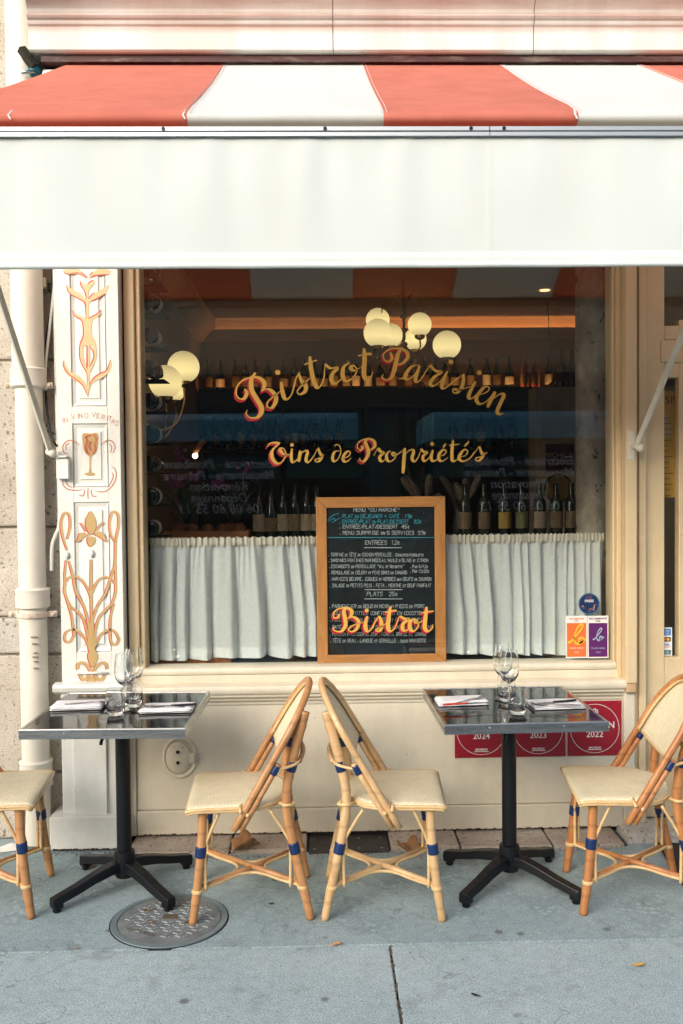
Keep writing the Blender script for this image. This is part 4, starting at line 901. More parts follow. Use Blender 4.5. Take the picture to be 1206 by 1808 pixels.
MB().bx(-1.12, 3.0, RY-.16, RY-.13, 3.02, 3.10).bx(-1.12, 3.0, RY-.16, RY, 3.0, 3.02).build('ledge', brown_wall, cor)
MB().bx(.55, 2.95, RY-.10, RY-.05, 3.021, 3.030).build('light_strip', led, cor)
MB().bx(-1.05, .5, RY-.10, RY-.05, 3.021, 3.030).build('light_strip', emis('led_strip_dim', (1.0, .48, .18), 4.0), cor)
cr2 = thing('side_cornice', 'sloping pale cornice along the left wall of the room', 'cornice', (-1.1, 2.4, 3.05))
MB().extrude_x([(0, 0)], 0, 0) if False else None
q = MB().extrude_x([(.0, 2.98), (.05, 2.99), (.16, 3.12), (.16, 3.19), (0, 3.19)], .2, RY-.2); q.v = [(-1.12+y, x, z) for x, y, z in q.v]; q.build('moulding', mat('cornice_paint', (.45, .33, .23), .7), cr2)
# lower blue panelling with its dark shelving
shelf = thing('bottle_shelf', 'long dark shelving unit carrying rows of bottles', 'shelving', (.4, RY-.2, 0))
zs = at(600, 692, RY-.22)[2]
MB().bx(-1.1, 2.35, RY-.36, RY, zs-.16, zs).build('top_board', dark_wood, shelf, bevel=.004)
MB().bx(-1.1, 2.35, RY-.03, RY-.001, 0, zs-.16).build('back_panel', blue_wall, shelf)
zl = at(600, 792, RY-.22)[2]
MB().bx(-1.1, .45, RY-.36, RY-.03, zl-.03, zl).build('shelf_board', dark_wood, shelf, bevel=.004)
MB().bx(.95, 2.35, RY-.36, RY-.03, zl-.03, zl).build('shelf_board', dark_wood, shelf, bevel=.004)
z9 = at(600, 768, RY-.22)[2]
for x in (-1.1, -.35, .42, .95, 1.65, 2.32): MB().bx(x, x+.03, RY-.36, RY-.03, 0, zs-.16).build('upright', dark_wood, shelf)
MB().bx(-1.1, .45, RY-.40, RY-.03, 0, zl-.28).build('cupboard', dark_wood, shelf); MB().bx(.95, 2.35, RY-.40, RY-.03, 0, zl-.28).build('cupboard', dark_wood, shelf)
MB().bx(-1.1, 2.35, RY-.375, RY-.36, zs-.16, zs+.02).build('front_lip', dark_wood, shelf)
MB().bx(-1.05, 2.3, RY-.350, RY-.325, zs+.001, zs+.006).build('light_strip', emis('shelf_led', (1.0, .42, .12), 7.0), shelf)
# a blue door with a small framed window between the shelves
bd = thing('inner_door', 'blue inner door with a thin framed hatch between the shelves', 'door', (.7, RY-.1, 0))
MB().bx(.47, .94, RY-.10, RY-.031, 0, zs-.165).build('leaf', mat('blue_door', (.05, .17, .25), .5, var=.15), bd)
a_, b_ = at(700, 786, RY-.11), at(721, 722, RY-.11)
for x0, x1, z0, z1 in ((a_[0], a_[0]+.012, a_[2], b_[2]), (b_[0]-.012, b_[0], a_[2], b_[2]), (a_[0], b_[0], a_[2]-.012, a_[2]), (a_[0], b_[0], b_[2], b_[2]+.012)):
    MB().bx(x0, x1, RY-.115, RY-.10, z0, z1).build('hatch_frame', mat('pink_wood', (.35, .22, .16), .6), bd)
# bottles
bgl = mat('bottle_glass', (.012, .016, .010), .12, var=.3); bgl2 = mat('bottle_amber', (.05, .02, .008), .12, var=.3); bro = mat('bottle_rose', (.36, .10, .06), .15)
lab_c = [mat('label_cream', (.25, .195, .125), .7, var=.35, scale=45), mat('label_white', (.6, .56, .48), .7, var=.3, scale=45), mat('label_kraft', (.13, .085, .045), .7, var=.4, scale=45)]
lab_y = [mat('label_ochre', (.28, .18, .03), .6), mat('label_olive', (.10, .11, .035), .6)]
def bottle_mesh(kind):
    if kind == 0: pr = [(.0001, .004), (.030, .0), (.037, .004), (.037, .185), (.034, .205), (.018, .232), (.0145, .245), (.0140, .296), (.016, .297), (.016, .306), (.0001, .307)]
    elif kind == 1: pr = [(.0001, .004), (.034, 0), (.041, .004), (.042, .13), (.040, .165), (.024, .205), (.015, .25), (.0135, .296), (.016, .298), (.016, .31), (.0001, .311)]
    else: pr = [(.0001, .004), (.030, 0), (.037, .004), (.038, .20), (.030, .225), (.014, .245), (.013, .275), (.017, .278), (.017, .30), (.0001, .301)]
    return pr
protos = {}
def bottle(kind, gm, lm, loc, label, group, rot=None, full=True):
    key = (kind, gm.name, lm.name)
    if key not in protos:
        e = thing('wine_bottle', label, 'bottle', (0, 0, 0), group=group, world=False)
        bdy = MB().lathe(bottle_mesh(kind), 16).build('body', gm, e, smooth=True, angle=50)
        r = .0378 if kind != 1 else .0430
        MB().lathe([(r, .05), (r, .125 if kind == 1 else .145)], 14, arc=(-math.pi*.98, math.pi*.12)).build('paper_label', lm, e, smooth=True)
        protos[key] = e
    else: e = copy_tree(protos[key])
    e.location = loc; e['label'] = label; e['group'] = group
    e.rotation_euler = rot or (0, 0, random.uniform(-.4, .4)); return e
rn = random.Random(21)
x = -1.02
gT = 'bottles on the lit top shelf'
while x < 2.28:
    k = rn.choice([0, 0, 1, 1, 2])
    if 1.84 < x < 2.12: x += .09; continue
    bottle(k, rn.choice([bgl, bgl, bgl2]), rn.choice(lab_c), (x, RY-.23+rn.uniform(-.03, .03), zs), 'dark wine bottle standing on the warmly lit top shelf', gT)
    x += rn.choice([.088, .092, .10, .115, .15])
for px_ in (926, 945):
    p_ = at(px_, 692, RY-.30); bottle(2, bro, lab_c[0], (p_[0], RY-.31, zs), 'rose wine bottle standing among dark ones on the lit top shelf', 'rose bottles on the top shelf')
gL = 'bottles on the dim lower shelf'
for px_ in (380, 402, 425, 447, 466, 489, 503, 520, 537, 556, 578, 600):
    p_ = at(px_, 790, RY-.24); bottle(rn.choice([0, 1, 2]), bgl, rn.choice(lab_c), (p_[0], RY-.24, zl), 'wine bottle standing on the dim lower shelf', gL)
for px_ in (800, 828, 850, 880, 905):
    p_ = at(px_, 790, RY-.24); bottle(rn.choice([0, 1]), bgl, rn.choice(lab_c), (p_[0], RY-.24, zl), 'wine bottle standing on the dim lower shelf', gL)
# counter right behind the curtains
CY, CT = 1.10, at(600, 951, 1.0)[2]
ctr = thing('counter', 'dark wooden counter standing behind the curtains', 'counter', (.3, 1.1, 0))
MB().bx(-.95, 1.9, .85, 1.40, CT-.05, CT).build('counter_top', dark_wood, ctr, bevel=.004); MB().bx(-.92, 1.87, .90, 1.36, 0, CT-.052).build('counter_body', dark_wood, ctr)
tray = thing('wooden_crate', 'low reddish wooden crate on the counter under the orchids', 'crate', (-.5, .95, CT))
w0, w1 = at(290, 945, .95)[0], at(440, 945, .95)[0]
for a_ in ((w0, w1, .90, .915), (w0, w1, 1.10, 1.115), (w0, w0+.015, .915, 1.10), (w1-.015, w1, .915, 1.10)): MB().bx(*a_, CT, CT+.055).build('board', warm_wood, tray)
rng = random.Random(5)
for i in range(5):
    bx_ = w0+.06+i*(w1-w0-.12)/4; tag(MB().sphere((bx_, 1.0, CT+.06), .042, 14, 9, .8).build('bread_roll', mat('bread', (.22, .09, .035), .7, var=.3, scale=15), None, smooth=True), 'small round bread roll lying in the wooden crate', 'bread', 'bread rolls in the crate')
for px_, k in ((458, 0), (479, 1), (500, 0), (521, 2), (542, 0), (560, 0)):
    bottle(0 if k != 1 else 1, bgl, lab_c[2] if k else lab_c[0], (at(px_, 940, .98)[0], .98, CT), 'wine bottle with %s label standing on the counter by the menu board' % ('kraft' if k else 'cream'), 'bottles on the counter by the menu board', (0, 0, .3))
for px_, lm in ((822, lab_c[2]), (855, lab_c[2]), (891, lab_y[0]), (921, lab_y[1]), (953, lab_c[0]), (982, lab_c[2]), (1009, lab_c[2])):
    bottle(0, bgl, lm, (at(px_, 940, .98)[0], .98, CT), 'wine bottle with %s label standing on the counter beside the iron column' % {'label_kraft': 'kraft', 'label_ochre': 'ochre', 'label_olive': 'olive green', 'label_cream': 'cream'}[lm.name], 'bottles on the counter by the column', (0, 0, .2))
# wine rack at the left edge of the window
rk = thing('wine_rack', 'tall black wine rack of lying bottles at the window edge', 'wine rack', (-.82, .35, 0))
for x in (-.884,): MB().bx(x, x+.006, .16, .42, .8, 2.9).build('side_plate', black_metal, rk)
zr = [at(268, y, .2)[2] for y in (505, 560, 625, 690, 745, 795, 852, 908, 962)]
for i, y in enumerate((480, 530, 590, 648, 705, 762, 815, 872, 928)):
    p_ = at(266, y, .2); zc_ = p_[2]
    MB().bx(-.872, -.750, .22, .40, zc_-.060, zc_-.056).build('tray', dark_gap, rk)
    k_ = 1 if i % 2 else 0
    bottle(k_, bgl, lab_c[1 if i % 3 else 0], (p_[0]+.006, .13, zc_-.012), 'dark wine bottle lying in the tall window rack', 'bottles lying in the window rack', (math.radians(-90), math.radians(75), 0))
# iron column
cm, nt, ln, b = new_mat('worn_iron'); v = coords(nt, ln, (1, 1, .6))
cc = ramp(nt, ln, noise(nt, ln, v, 6, 9, .7), [(.35, (.16, .125, .10)), (.55, (.30, .25, .19)), (.7, (.52, .47, .38))])
cc = mix(nt, ln, ramp(nt, ln, noise(nt, ln, v, 17, 6, .65), [(.60, 0.0), (.64, 1.0)]), cc, (.012, .010, .009))
ln.new(cc, b.inputs['Base Color']); b.inputs['Roughness'].default_value = .65; bump(nt, ln, b, noise(nt, ln, v, 17, 6, .65), .5, .006)
c0 = at(1017, 700, .6); c1 = at(1075, 700, .6)
colm = thing('iron_column', 'worn cast iron column with peeling paint inside the window', 'column', ((c0[0]+c1[0])/2, .6, 0))
rc = (c1[0]-c0[0])/2
MB().lathe([(rc*1.35, 0), (rc*1.35, .12), (rc*1.05, .18), (rc, .3), (rc, 2.9), (rc*1.1, 2.95), (rc*1.35, 3.05), (rc*1.35, 3.2)], 28, ((c0[0]+c1[0])/2, .6, 0)).build('shaft', cm, colm, smooth=True, angle=40)
# lamps
globe_m, nt, ln, b = new_mat('globe_glow'); b.inputs['Base Color'].default_value = (.8, .7, .5, 1); b.inputs['Emission Color'].default_value = (1.0, .76, .33, 1)
tcg = nt.new('ShaderNodeTexCoord'); sg_ = nt.new('ShaderNodeSeparateXYZ'); ln.new(tcg.outputs['Generated'], sg_.inputs[0])      # shading of the opal globe painted into its glow, brightest low near the bulb
mg = nt.new('ShaderNodeMath'); mg.operation = 'MULTIPLY'; mg.inputs[1].default_value = .62; ln.new(ramp(nt, ln, sg_.outputs['Z'], [(0.0, .55), (.35, 1.0), (.6, .85), (1.0, .42)]), mg.inputs[0]); ln.new(mg.outputs[0], b.inputs['Emission Strength'])
def globe_parts(root, c, r, stem_to):
    MB().sphere(c, r, 28, 18).build('globe', globe_m, root, smooth=True)
    cup = MB().lathe([(.0001, -r-.028), (.018, -r-.026), (r*.42, -r-.012), (r*.45, -r+.012), (r*.40, -r+.012)], 16, c).build('cup', brass, root, smooth=True, angle=40)
    MB().tube(catmull(stem_to, 8), .007, 8).build('arm', brass, root, smooth=True)
ch_ = thing('chandelier', 'brass chandelier with frosted glass globe lights', 'chandelier', at(712, 560, 2.85))
G = [(667, 565, 21, 3.35), (667, 588, 25, 2.30), (690, 592, 21, 2.95), (741, 573, 21, 3.35), (733, 599, 20, 3.55), (789, 609, 25, 2.30)]
st = at(712, 470, 2.85); sx_ = st[0]
MB().tube([(sx_, 2.85, 3.2), (sx_, 2.85, at(712, 612, 2.85)[2])], .009, 8).build('stem', brass, ch_, smooth=True)
for zc_ in (at(712, 560, 2.85)[2], at(712, 608, 2.85)[2]): MB().lathe([(.025, -.015), (.03, 0), (.025, .015)], 12, (sx_, 2.85, zc_)).build('collar', brass, ch_, smooth=True)
for px_, py_, r_, Y in G:
    c = at(px_, py_, Y); r = r_*(Y+4.35)/1650
    zl_ = c[2]-r-.03
    mid = ((c[0]+sx_)/2, (Y+2.85)/2, zl_-.13)
    globe_parts(ch_, c, r, [(c[0], Y, zl_+.01), (c[0], Y, zl_-.06), mid, (sx_, 2.85, at(712, 608, 2.85)[2])])
for sg in (-1, 1): MB().tube(catmull([(sx_+sg*.008, 2.83, at(712, 600, 2.83)[2]), (sx_+sg*.012, 2.83, at(712, 545, 2.83)[2]), (sx_+sg*.07, 2.83, at(712, 519, 2.83)[2]), (sx_+sg*.15, 2.83, at(712, 528, 2.83)[2]), (sx_+sg*.17, 2.83, at(712, 552, 2.83)[2])], 8), .005, 6).build('scroll', brass, ch_, smooth=True)
sc_ = thing('wall_sconce', 'brass wall sconce with three frosted globes by the wine rack', 'sconce', at(272, 750, 1.65))
wallp = (-1.115, 1.65, at(280, 745, 1.65)[2])
q = MB().lathe([(.0001, .02), (.05, .018), (.055, 0)], 20); q.v = [(wallp[0]-.005+z, wallp[1]+x, wallp[2]+y) for x, y, z in q.v]; q.build('wall_plate', brass, sc_, smooth=True)
for px_, py_, r_, Y in ((324, 648, 28, 1.75), (292, 674, 29, 1.45), (309, 690, 18, 2.1)):
    c = at(px_, py_, Y); r = r_*(Y+4.35)/1650; zl_ = c[2]-r-.03
    globe_parts(sc_, c, r, [(c[0], Y, zl_+.01), (c[0], Y, zl_-.10), (c[0]-.05, (Y+1.65)/2, zl_-.24), (c[0]-.16, 1.65, zl_-.28), (wallp[0], 1.65, wallp[2])])
bulb = emis('bulb_glow', (1.0, .82, .55), 6.0)
for px_, py_, Y, lab in ((345, 803, 1.5, 'small clip spot lamp shining among the orchids'), (965, 693, 3.6, 'small spot lamp at the end of the top shelf'), (962, 480, 3.2, 'recessed ceiling spot lamp near the column')):
    c = at(px_, py_, Y); t = thing('spot_lamp', lab, 'lamp', c)
    if py_ < 500:
        c = (c[0], c[1], 3.185); MB().lathe([(.05, 0), (.075, -.004), (.08, .015)], 18, c).build('ring', beige_wall, t, smooth=True); MB().lathe([(.0001, -.006), (.04, -.006), (.042, .0)], 16, c).build('bulb', emis('spot_glow', (1, .55, .25), 1.2), t)
    else:
        MB().tube([(c[0]+.06, c[1], c[2]+.09), (c[0]-.012, c[1], c[2]+.012)], [.014, .024], 12).build('housing', warm_wood, t, smooth=True); MB().sphere((c[0]-.0, c[1]-.012, c[2]-.006), .017, 12, 8).build('bulb', bulb, t, smooth=True)
        if Y < 2: MB().tube(catmull([(c[0]+.05, c[1], c[2]+.08), (c[0]+.03, c[1]+.05, c[2]-.15), (c[0], c[1]+.05, CT)], 6), .004, 5).build('flex', black_metal, t)
        else: MB().tube([(c[0]+.05, c[1], c[2]+.08), (c[0]+.06, c[1]+.2, 3.2)], .004, 5).build('flex', black_metal, t)
# right hand wall pieces seen behind the column
pan = thing('wall_panel', 'beige wall pier hung with small signs behind the column', 'wall', (1.6, 3.0, 0))
a_ = at(946, 800, 3.0)[0]; MB().bx(a_, 3.0, 3.0, 3.25, 0, at(985, 683, 3.0)[2]).build('pier', beige_wall, pan)
for px_ in (990, 1010):
    bottle(1, bgl, lab_c[2], (at(px_, 683, 3.1)[0], 3.1, at(985, 683, 3.0)[2]), 'dark wine bottle standing on top of the beige wall pier', 'bottles on the wall pier')
a_, b_ = at(958, 772, 2.98), at(995, 708, 2.98)
tag(MB().bx(a_[0], b_[0], 2.975, 2.998, a_[2], b_[2]).build('paper_notice', mat('old_paper', (.42, .34, .20), .8)), 'yellowed paper notice pinned on the wall pier', 'notice')
a_, b_ = at(964, 832, 2.98), at(1013, 783, 2.98); t = thing('dark_plaque', 'dark red guide plaque hung inside on the wall pier', 'plaque', (a_[0], 2.98, a_[2]))
MB().bx(a_[0], b_[0], 2.975, 2.998, a_[2], b_[2]).build('plate', mat('dark_red', (.06, .01, .02), .5), t)
letters('MICHELIN', .055, flat((a_[0]+b_[0])/2, (a_[2]+b_[2])/2, 2.974), 'lettering', beige_wall, t)
c = at(985, 862, 2.98); t = thing('round_sign', 'round ochre sign with dark rim hung on the wall pier', 'sign', c)
roty(MB().lathe([(.0001, .012), (.105, .012), (.105, 0)], 30), c).build('disc', lab_y[0], t); q = Ink(); ring(q, (0, 0), .108, .012, lambda p_, l=0: (c[0]+p_[0], c[1]-.014-l, c[2]+p_[1])); q.build('rim', black_print, t)
# orchids and dried stems on the counter
leaf_m = mat('orchid_leaf', (.03, .07, .035), .45, var=.3); petal_m = mat('orchid_petal', (.30, .06, .26), .6, var=.2, scale=40); stem_m = mat('orchid_stem', (.06, .08, .03), .6)
def orchid(px_, Y, flowers, label, seed):
    rn = random.Random(seed); b0 = (at(px_, 900, Y)[0], Y, CT)
    t = thing('orchid_plant', label, 'plant', b0)
    MB().lathe([(.035, 0), (.05, .09), (.045, .09), (.03, .01)], 16, b0).build('pot', warm_wood, t, smooth=True, angle=40)
    for i in range(13):
        an = rn.uniform(0, 6.28); L = rn.uniform(.12, .26); h = rn.uniform(.08, .26); q = MB(); w = rn.uniform(.008, .016)
        pts = [(b0[0]+math.cos(an)*L*s, b0[1]+math.sin(an)*L*s*.8, CT+.08+h*math.sin(s*2.1)) for s in (0, .25, .5, .75, 1)]
        vs = []
        for k, p_ in enumerate(pts):
            ww = w*math.sin(math.pi*(.12+.86*k/4)); vs += [(p_[0]-math.sin(an)*ww, p_[1]+math.cos(an)*ww, p_[2]), (p_[0]+math.sin(an)*ww, p_[1]-math.cos(an)*ww, p_[2]+.003)]
        q.add(vs, [(2*k, 2*k+1, 2*k+3, 2*k+2) for k in range(4)]); q.build('leaf', leaf_m, t, smooth=True, solid=.0015)
    for fx, fy in flowers:
        p_ = at(fx, fy, Y-.05)
        MB().tube(catmull([(b0[0], Y, CT+.05), ((b0[0]+p_[0])/2+.02, Y-.02, (CT+p_[2])/2+.05), p_], 8), .003, 5).build('stem', stem_m, t)
        q = MB()
        for j in range(7):
            c = (p_[0]+rn.uniform(-.035, .035), p_[1]+rn.uniform(-.02, .02), p_[2]+rn.uniform(-.03, .03)); r0 = rn.uniform(0, 1)
            for k in range(5):
                an = r0+k*1.256; r = rn.uniform(.010, .016)
                q.add([c, (c[0]+r*.7*math.cos(an-.5), c[1]-.004, c[2]+r*.7*math.sin(an-.5)), (c[0]+r*1.2*math.cos(an), c[1]-.007, c[2]+r*1.2*math.sin(an)), (c[0]+r*.7*math.cos(an+.5), c[1]-.004, c[2]+r*.7*math.sin(an+.5))], [(0, 1, 2, 3)])
        q.build('blossom', petal_m, t, solid=.001)
orchid(330, 1.05, [(318, 798), (322, 808), (313, 852), (300, 845)], 'purple orchid in a pot at the rack end of the counter', 3)
orchid(415, 1.15, [(430, 824), (384, 852), (396, 856), (342, 840)], 'pink orchid in a pot beside the counter bottles', 8)
plume_m = mat('plume', (.08, .065, .045), .9, var=.3, scale=60, bmp=.6, bscale=120)
for px_, lab, sd in ((745, 'bunch of pale dried plumes on the counter by the menu board', 1), (812, 'bunch of dried plumes on the counter by the ochre label bottles', 2)):
    rn = random.Random(sd); b0 = (at(px_, 930, 1.2)[0], 1.2, CT); t = thing('dried_plumes', lab, 'dried flowers', b0)
    MB().lathe([(.035, 0), (.045, .06), (.03, .13), (.035, .15)], 16, b0).build('vase', dark_wood, t, smooth=True)
    for i in range(7):
        an = rn.uniform(-.9, .9); H = rn.uniform(.26, .40)
        tip = (b0[0]+math.sin(an)*.16, 1.2+rn.uniform(-.06, .06), CT+H*math.cos(an*.5)); base = (b0[0], 1.2, CT+.12)
        pts = catmull([base, ((base[0]+tip[0])/2+.01, tip[1], (base[2]+tip[2])/2+.02), tip], 8); m = len(pts)
        MB().tube(pts, [.002+.022*math.sin(math.pi*min(1, max(0, (k/m-.3)/.7)))**.8 if k > m*.3 else .002 for k in range(m)], 8).build('plume', plume_m, t)
    for i in range(9):
        an = rn.uniform(-.8, .8); MB().tube([(b0[0], 1.2, CT+.1), (b0[0]+math.sin(an)*.2, 1.2+rn.uniform(-.05, .05), CT+.42*math.cos(an*.4))], .0012, 4).build('stalk', plume_m, t)
lg = thing('window_ledge', 'low orange wooden ledge behind the curtain hem', 'ledge', (-.6, .2, .78))
MB().bx(-.80, at(410, 1165, .2)[0], .13, .30, .70, .835).build('board', warm_wood, lg, bevel=.003)
MB().bx(at(410, 1165, .2)[0]+.002, 1.36, .13, .30, .60, .79).build('board', dark_wood, lg, bevel=.003)
# ---------------------------------------------------------------- rattan bistro chairs
def cane_mat(name, a, b2, node=(.20, .08, .03)):
    m, nt, ln, b = new_mat(name); v = coords(nt, ln, (1, 1, .25))
    cc = ramp(nt, ln, noise(nt, ln, v, 22, 6, .6), [(.3, a), (.7, b2)])
    cc = mix(nt, ln, ramp(nt, ln, noise(nt, ln, coords(nt, ln), 9, 6, .7), [(.55, 0.0), (.75, .55)]), cc, node)
    wv = nt.new('ShaderNodeTexWave'); wv.bands_direction = 'Z'; wv.inputs['Scale'].default_value = 2.3; wv.inputs['Distortion'].default_value = 3.0; wv.inputs['Detail Scale'].default_value = .6; ln.new(coords(nt, ln), wv.inputs['Vector'])
    cc = mix(nt, ln, ramp(nt, ln, wv.outputs['Fac'], [(.968, 0.0), (.995, .28)]), cc, node)
    ln.new(cc, b.inputs['Base Color']); b.inputs['Roughness'].default_value = .42; b.inputs['Coat Weight'].default_value = .25; b.inputs['Coat Roughness'].default_value = .25
    bump(nt, ln, b, noise(nt, ln, v, 60, 4), .15, .003); MATS[name] = m; return m
cane_brown = cane_mat('cane_brown', (.40, .18, .065), (.58, .30, .125))
cane_pale = cane_mat('cane_pale', (.54, .33, .15), (.70, .48, .25), (.30, .15, .06))
cane_red = cane_mat('cane_red', (.36, .12, .035), (.56, .26, .09), (.15, .04, .015))
thin_cane = cane_mat('thin_cane', (.62, .40, .17), (.76, .55, .28), (.45, .25, .10))
def weave_mat(name, c, dark):
    m, nt, ln, b = new_mat(name); tc = nt.new('ShaderNodeTexCoord'); mp = nt.new('ShaderNodeMapping'); ln.new(tc.outputs['UV'], mp.inputs[0]); mp.inputs['Rotation'].default_value = (0, 0, math.radians(45))
    br = nt.new('ShaderNodeTexBrick'); ln.new(mp.outputs[0], br.inputs['Vector']); br.inputs['Scale'].default_value = 1.0
    br.inputs['Brick Width'].default_value = .020; br.inputs['Row Height'].default_value = .0080; br.inputs['Mortar Size'].default_value = .0013; br.inputs['Mortar Smooth'].default_value = .6
    br.offset = .33; br.inputs['Color1'].default_value = (*c, 1); br.inputs['Color2'].default_value = (*(x*.90 for x in c), 1); br.inputs['Mortar'].default_value = (*dark, 1)
    cc = mix(nt, ln, 1.0, br.outputs['Color'], ramp(nt, ln, noise(nt, ln, coords(nt, ln), 9, 5), [(.3, .9), (.7, 1.05)]), 'MULTIPLY')
    ln.new(cc, b.inputs['Base Color']); b.inputs['Roughness'].default_value = .5
    inv = nt.new('ShaderNodeMath'); inv.operation = 'SUBTRACT'; inv.inputs[0].default_value = 1; ln.new(br.outputs['Fac'], inv.inputs[1]); bump(nt, ln, b, inv.outputs[0], .5, .002)
    MATS[name] = m; return m
weave = weave_mat('cream_weave', (.90, .83, .60), (.60, .50, .29))
blue_wrap = mat('blue_wrap', (.006, .026, .105), .3, var=.15)
def set_uv(o, fn):
    uv = o.data.uv_layers.new(name='UVMap')
    for lp in o.data.loops: uv.data[lp.index].uv = fn(o.data.vertices[lp.vertex_index].co)
def chair():
    t = thing('bistro_chair', 'x', 'chair', (0, 0, 0), world=False, group='rattan chairs set at the tables')
    SZ = .447
    def hw(X):
        if X < -.02: return .213*max(0, 1-((X+.02)/-.158)**2.3)**.45
        return .213+.006*(X+.02)/.2
    NU, NV = 26, 18
    def seat_fn(u, v):
        X = -.178+.378*u; w = hw(X); s = 2*v-1
        Y = w*s; z = SZ+.006*(1-s*s)*math.sin(math.pi*min(1, u*1.1))
        d = max(0, (X-.165)/.035)
        z -= .013*d**1.8; X2 = X-.010*max(0, d-.6)
        e = max(0, abs(s)-.90)/.10; z -= .008*e*e
        return (X2, Y, z)
    st = MB().grid(seat_fn, NU, NV).build('seat', weave, t, smooth=True); set_uv(st, lambda c: (c.x, c.y))
    md = st.modifiers.new('solid', 'SOLIDIFY'); md.thickness = .009; md.offset = -1
    rim = []
    for i in range(0, 25): X = .192-.370*i/24; rim.append((X, -hw(X)-.001, SZ-.010-(.011*max(0, (X-.165)/.035)**1.8)))
    rim2 = [(x, -y, z) for x, y, z in reversed(rim)]
    loop = rim+rim2
    MB().tube(loop, .0065, 6, closed=True).build('seat_rim', thin_cane, t, smooth=True)
    MB().tube([(x*.985, y*.985, z-.0095) for x, y, z in loop], .006, 6, closed=True).build('seat_rim', thin_cane, t, smooth=True)
    # back hoop in its sloping plane: s = length up the slope
    def P(s, y, off=0.0):
        k = s/.602; return (.02-.295*k-off*.87, y, .36+.503*k-off*.49)
    def hoop(W, s0, s1, H, n=18):
        L = [P(s, W*(1-.03*s/s1)) for s in [s0+(s1-s0)*i/6 for i in range(6)]]
        A_ = [P(s1+H*math.sin(a), W*.97*math.cos(a)) for a in [math.pi*i/n for i in range(n+1)]]
        return L+A_+[(x, -y, z) for x, y, z in reversed(L)]
    MB().tube(hoop(.226, .0, .36, .238), .0135, 9).build('back_hoop', cane_brown, t, smooth=True)
    for sg in (-1, 1):
        pts = [P(s, sg*(.220-.004*s), .024) for s in (.012, .1, .2, .30)]
        MB().tube(pts, .0115, 8).build('hoop_strut', cane_brown, t, smooth=True)
        MB().tube([P(s, sg*.219, .024) for s in [.255+.0075*i for i in range(6)]], [.0135, .0145, .0135, .0145, .0135, .0145], 10).build('wrap', blue_wrap, t, smooth=True)
        MB().tube([(x, y, z) for x, y, z in [P(.078, sg*.246, -.012), P(.085, sg*.214, -.022), P(.09, sg*.185, -.014)]], .0065, 6).build('hoop_tie', thin_cane, t, smooth=True)
        MB().tube([P(.078, sg*.243, .014), P(.085, sg*.214, .022), P(.09, sg*.185, .012)], .0065, 6).build('hoop_tie', thin_cane, t, smooth=True)
    MB().tube(hoop(.208, .29, .36, .222), .0065, 6).build('back_binding', thin_cane, t, smooth=True)
    def pan(u, v):
        s_ = 2*v-1; top = .36+.222; s = .292+(top-.292)*u
        w = .204 if s < .36 else .204*math.sqrt(max(0.0, 1-((s-.36)/.2235)**2))
        bow = .020*(1-s_*s_)*(w/.204); sl = s-.012*(1-s_*s_)*(1-u)
        return P(sl, w*s_, .010+bow)
    bp = MB().grid(pan, 22, 16).build('back_panel', weave, t, smooth=True); set_uv(bp, lambda c: (c.z*1.14, c.y))
    md = bp.modifiers.new('solid', 'SOLIDIFY'); md.thickness = .006; md.offset = 0
    MB().tube([P(.292-.012*(1-s*s), .204*s, .010+.020*(1-s*s)) for s in [-1+.1*i for i in range(21)]], .005, 6).build('back_binding', thin_cane, t, smooth=True)
    legs = []
    for sg in (-1, 1):
        rear = catmull([(-.262, sg*.190, 0), (-.232, sg*.183, .14), (-.190, sg*.172, .33), (-.176, sg*.168, .45), (-.190, sg*.168, .56), (-.225, sg*.170, .69), (-.250, sg*.166, .78)], 6)
        MB().tube(rear, [.0155+.003*min(1, i/8)+(.0022 if i % 9 == 5 else 0) for i in range(len(rear))], 10).build('leg', cane_brown, t, smooth=True)
        fr = catmull([(.178, sg*.196, 0), (.158, sg*.188, .14), (.142, sg*.180, .29), (.136, sg*.176, .425)], 6)
        MB().tube(fr, [.0150+.0025*min(1, i/8)+(.0022 if i % 8 == 4 else 0) for i in range(len(fr))], 10).build('leg', cane_brown, t, smooth=True)
        # wound blue bands
        def band(pts, r): MB().tube(pts, [r+(.0012 if i % 2 else 0) for i in range(len(pts))], 12).build('wrap', blue_wrap, t, smooth=True)
        lerp = lambda p, q, k: tuple(p[i]+(q[i]-p[i])*k for i in range(3))
        for A_, B_ in (((.147, sg*.182, .248), (.143, sg*.180, .288)), ((-.208, sg*.177, .248), (-.199, sg*.175, .288)), ((-.192, sg*.168, .558), (-.203, sg*.169, .595))):
            band([lerp(A_, B_, i/8) for i in range(9)], .0205)
        MB().tube([(-.205, sg*.185, SZ-.012), (-.20, sg*.150, SZ-.012), (-.165, sg*.140, SZ-.012), (-.150, sg*.165, SZ-.012), (-.17, sg*.192, SZ-.012), (-.205, sg*.185, SZ-.012)], .0065, 6).build('post_tie', thin_cane, t, smooth=True)
        MB().tube(catmull([P(.285, sg*.215, .010), P(.285, sg*.222, .034), (-.205, sg*.192, .586), (-.224, sg*.165, .592)], 5), .006, 6).build('back_tie', thin_cane, t, smooth=True)
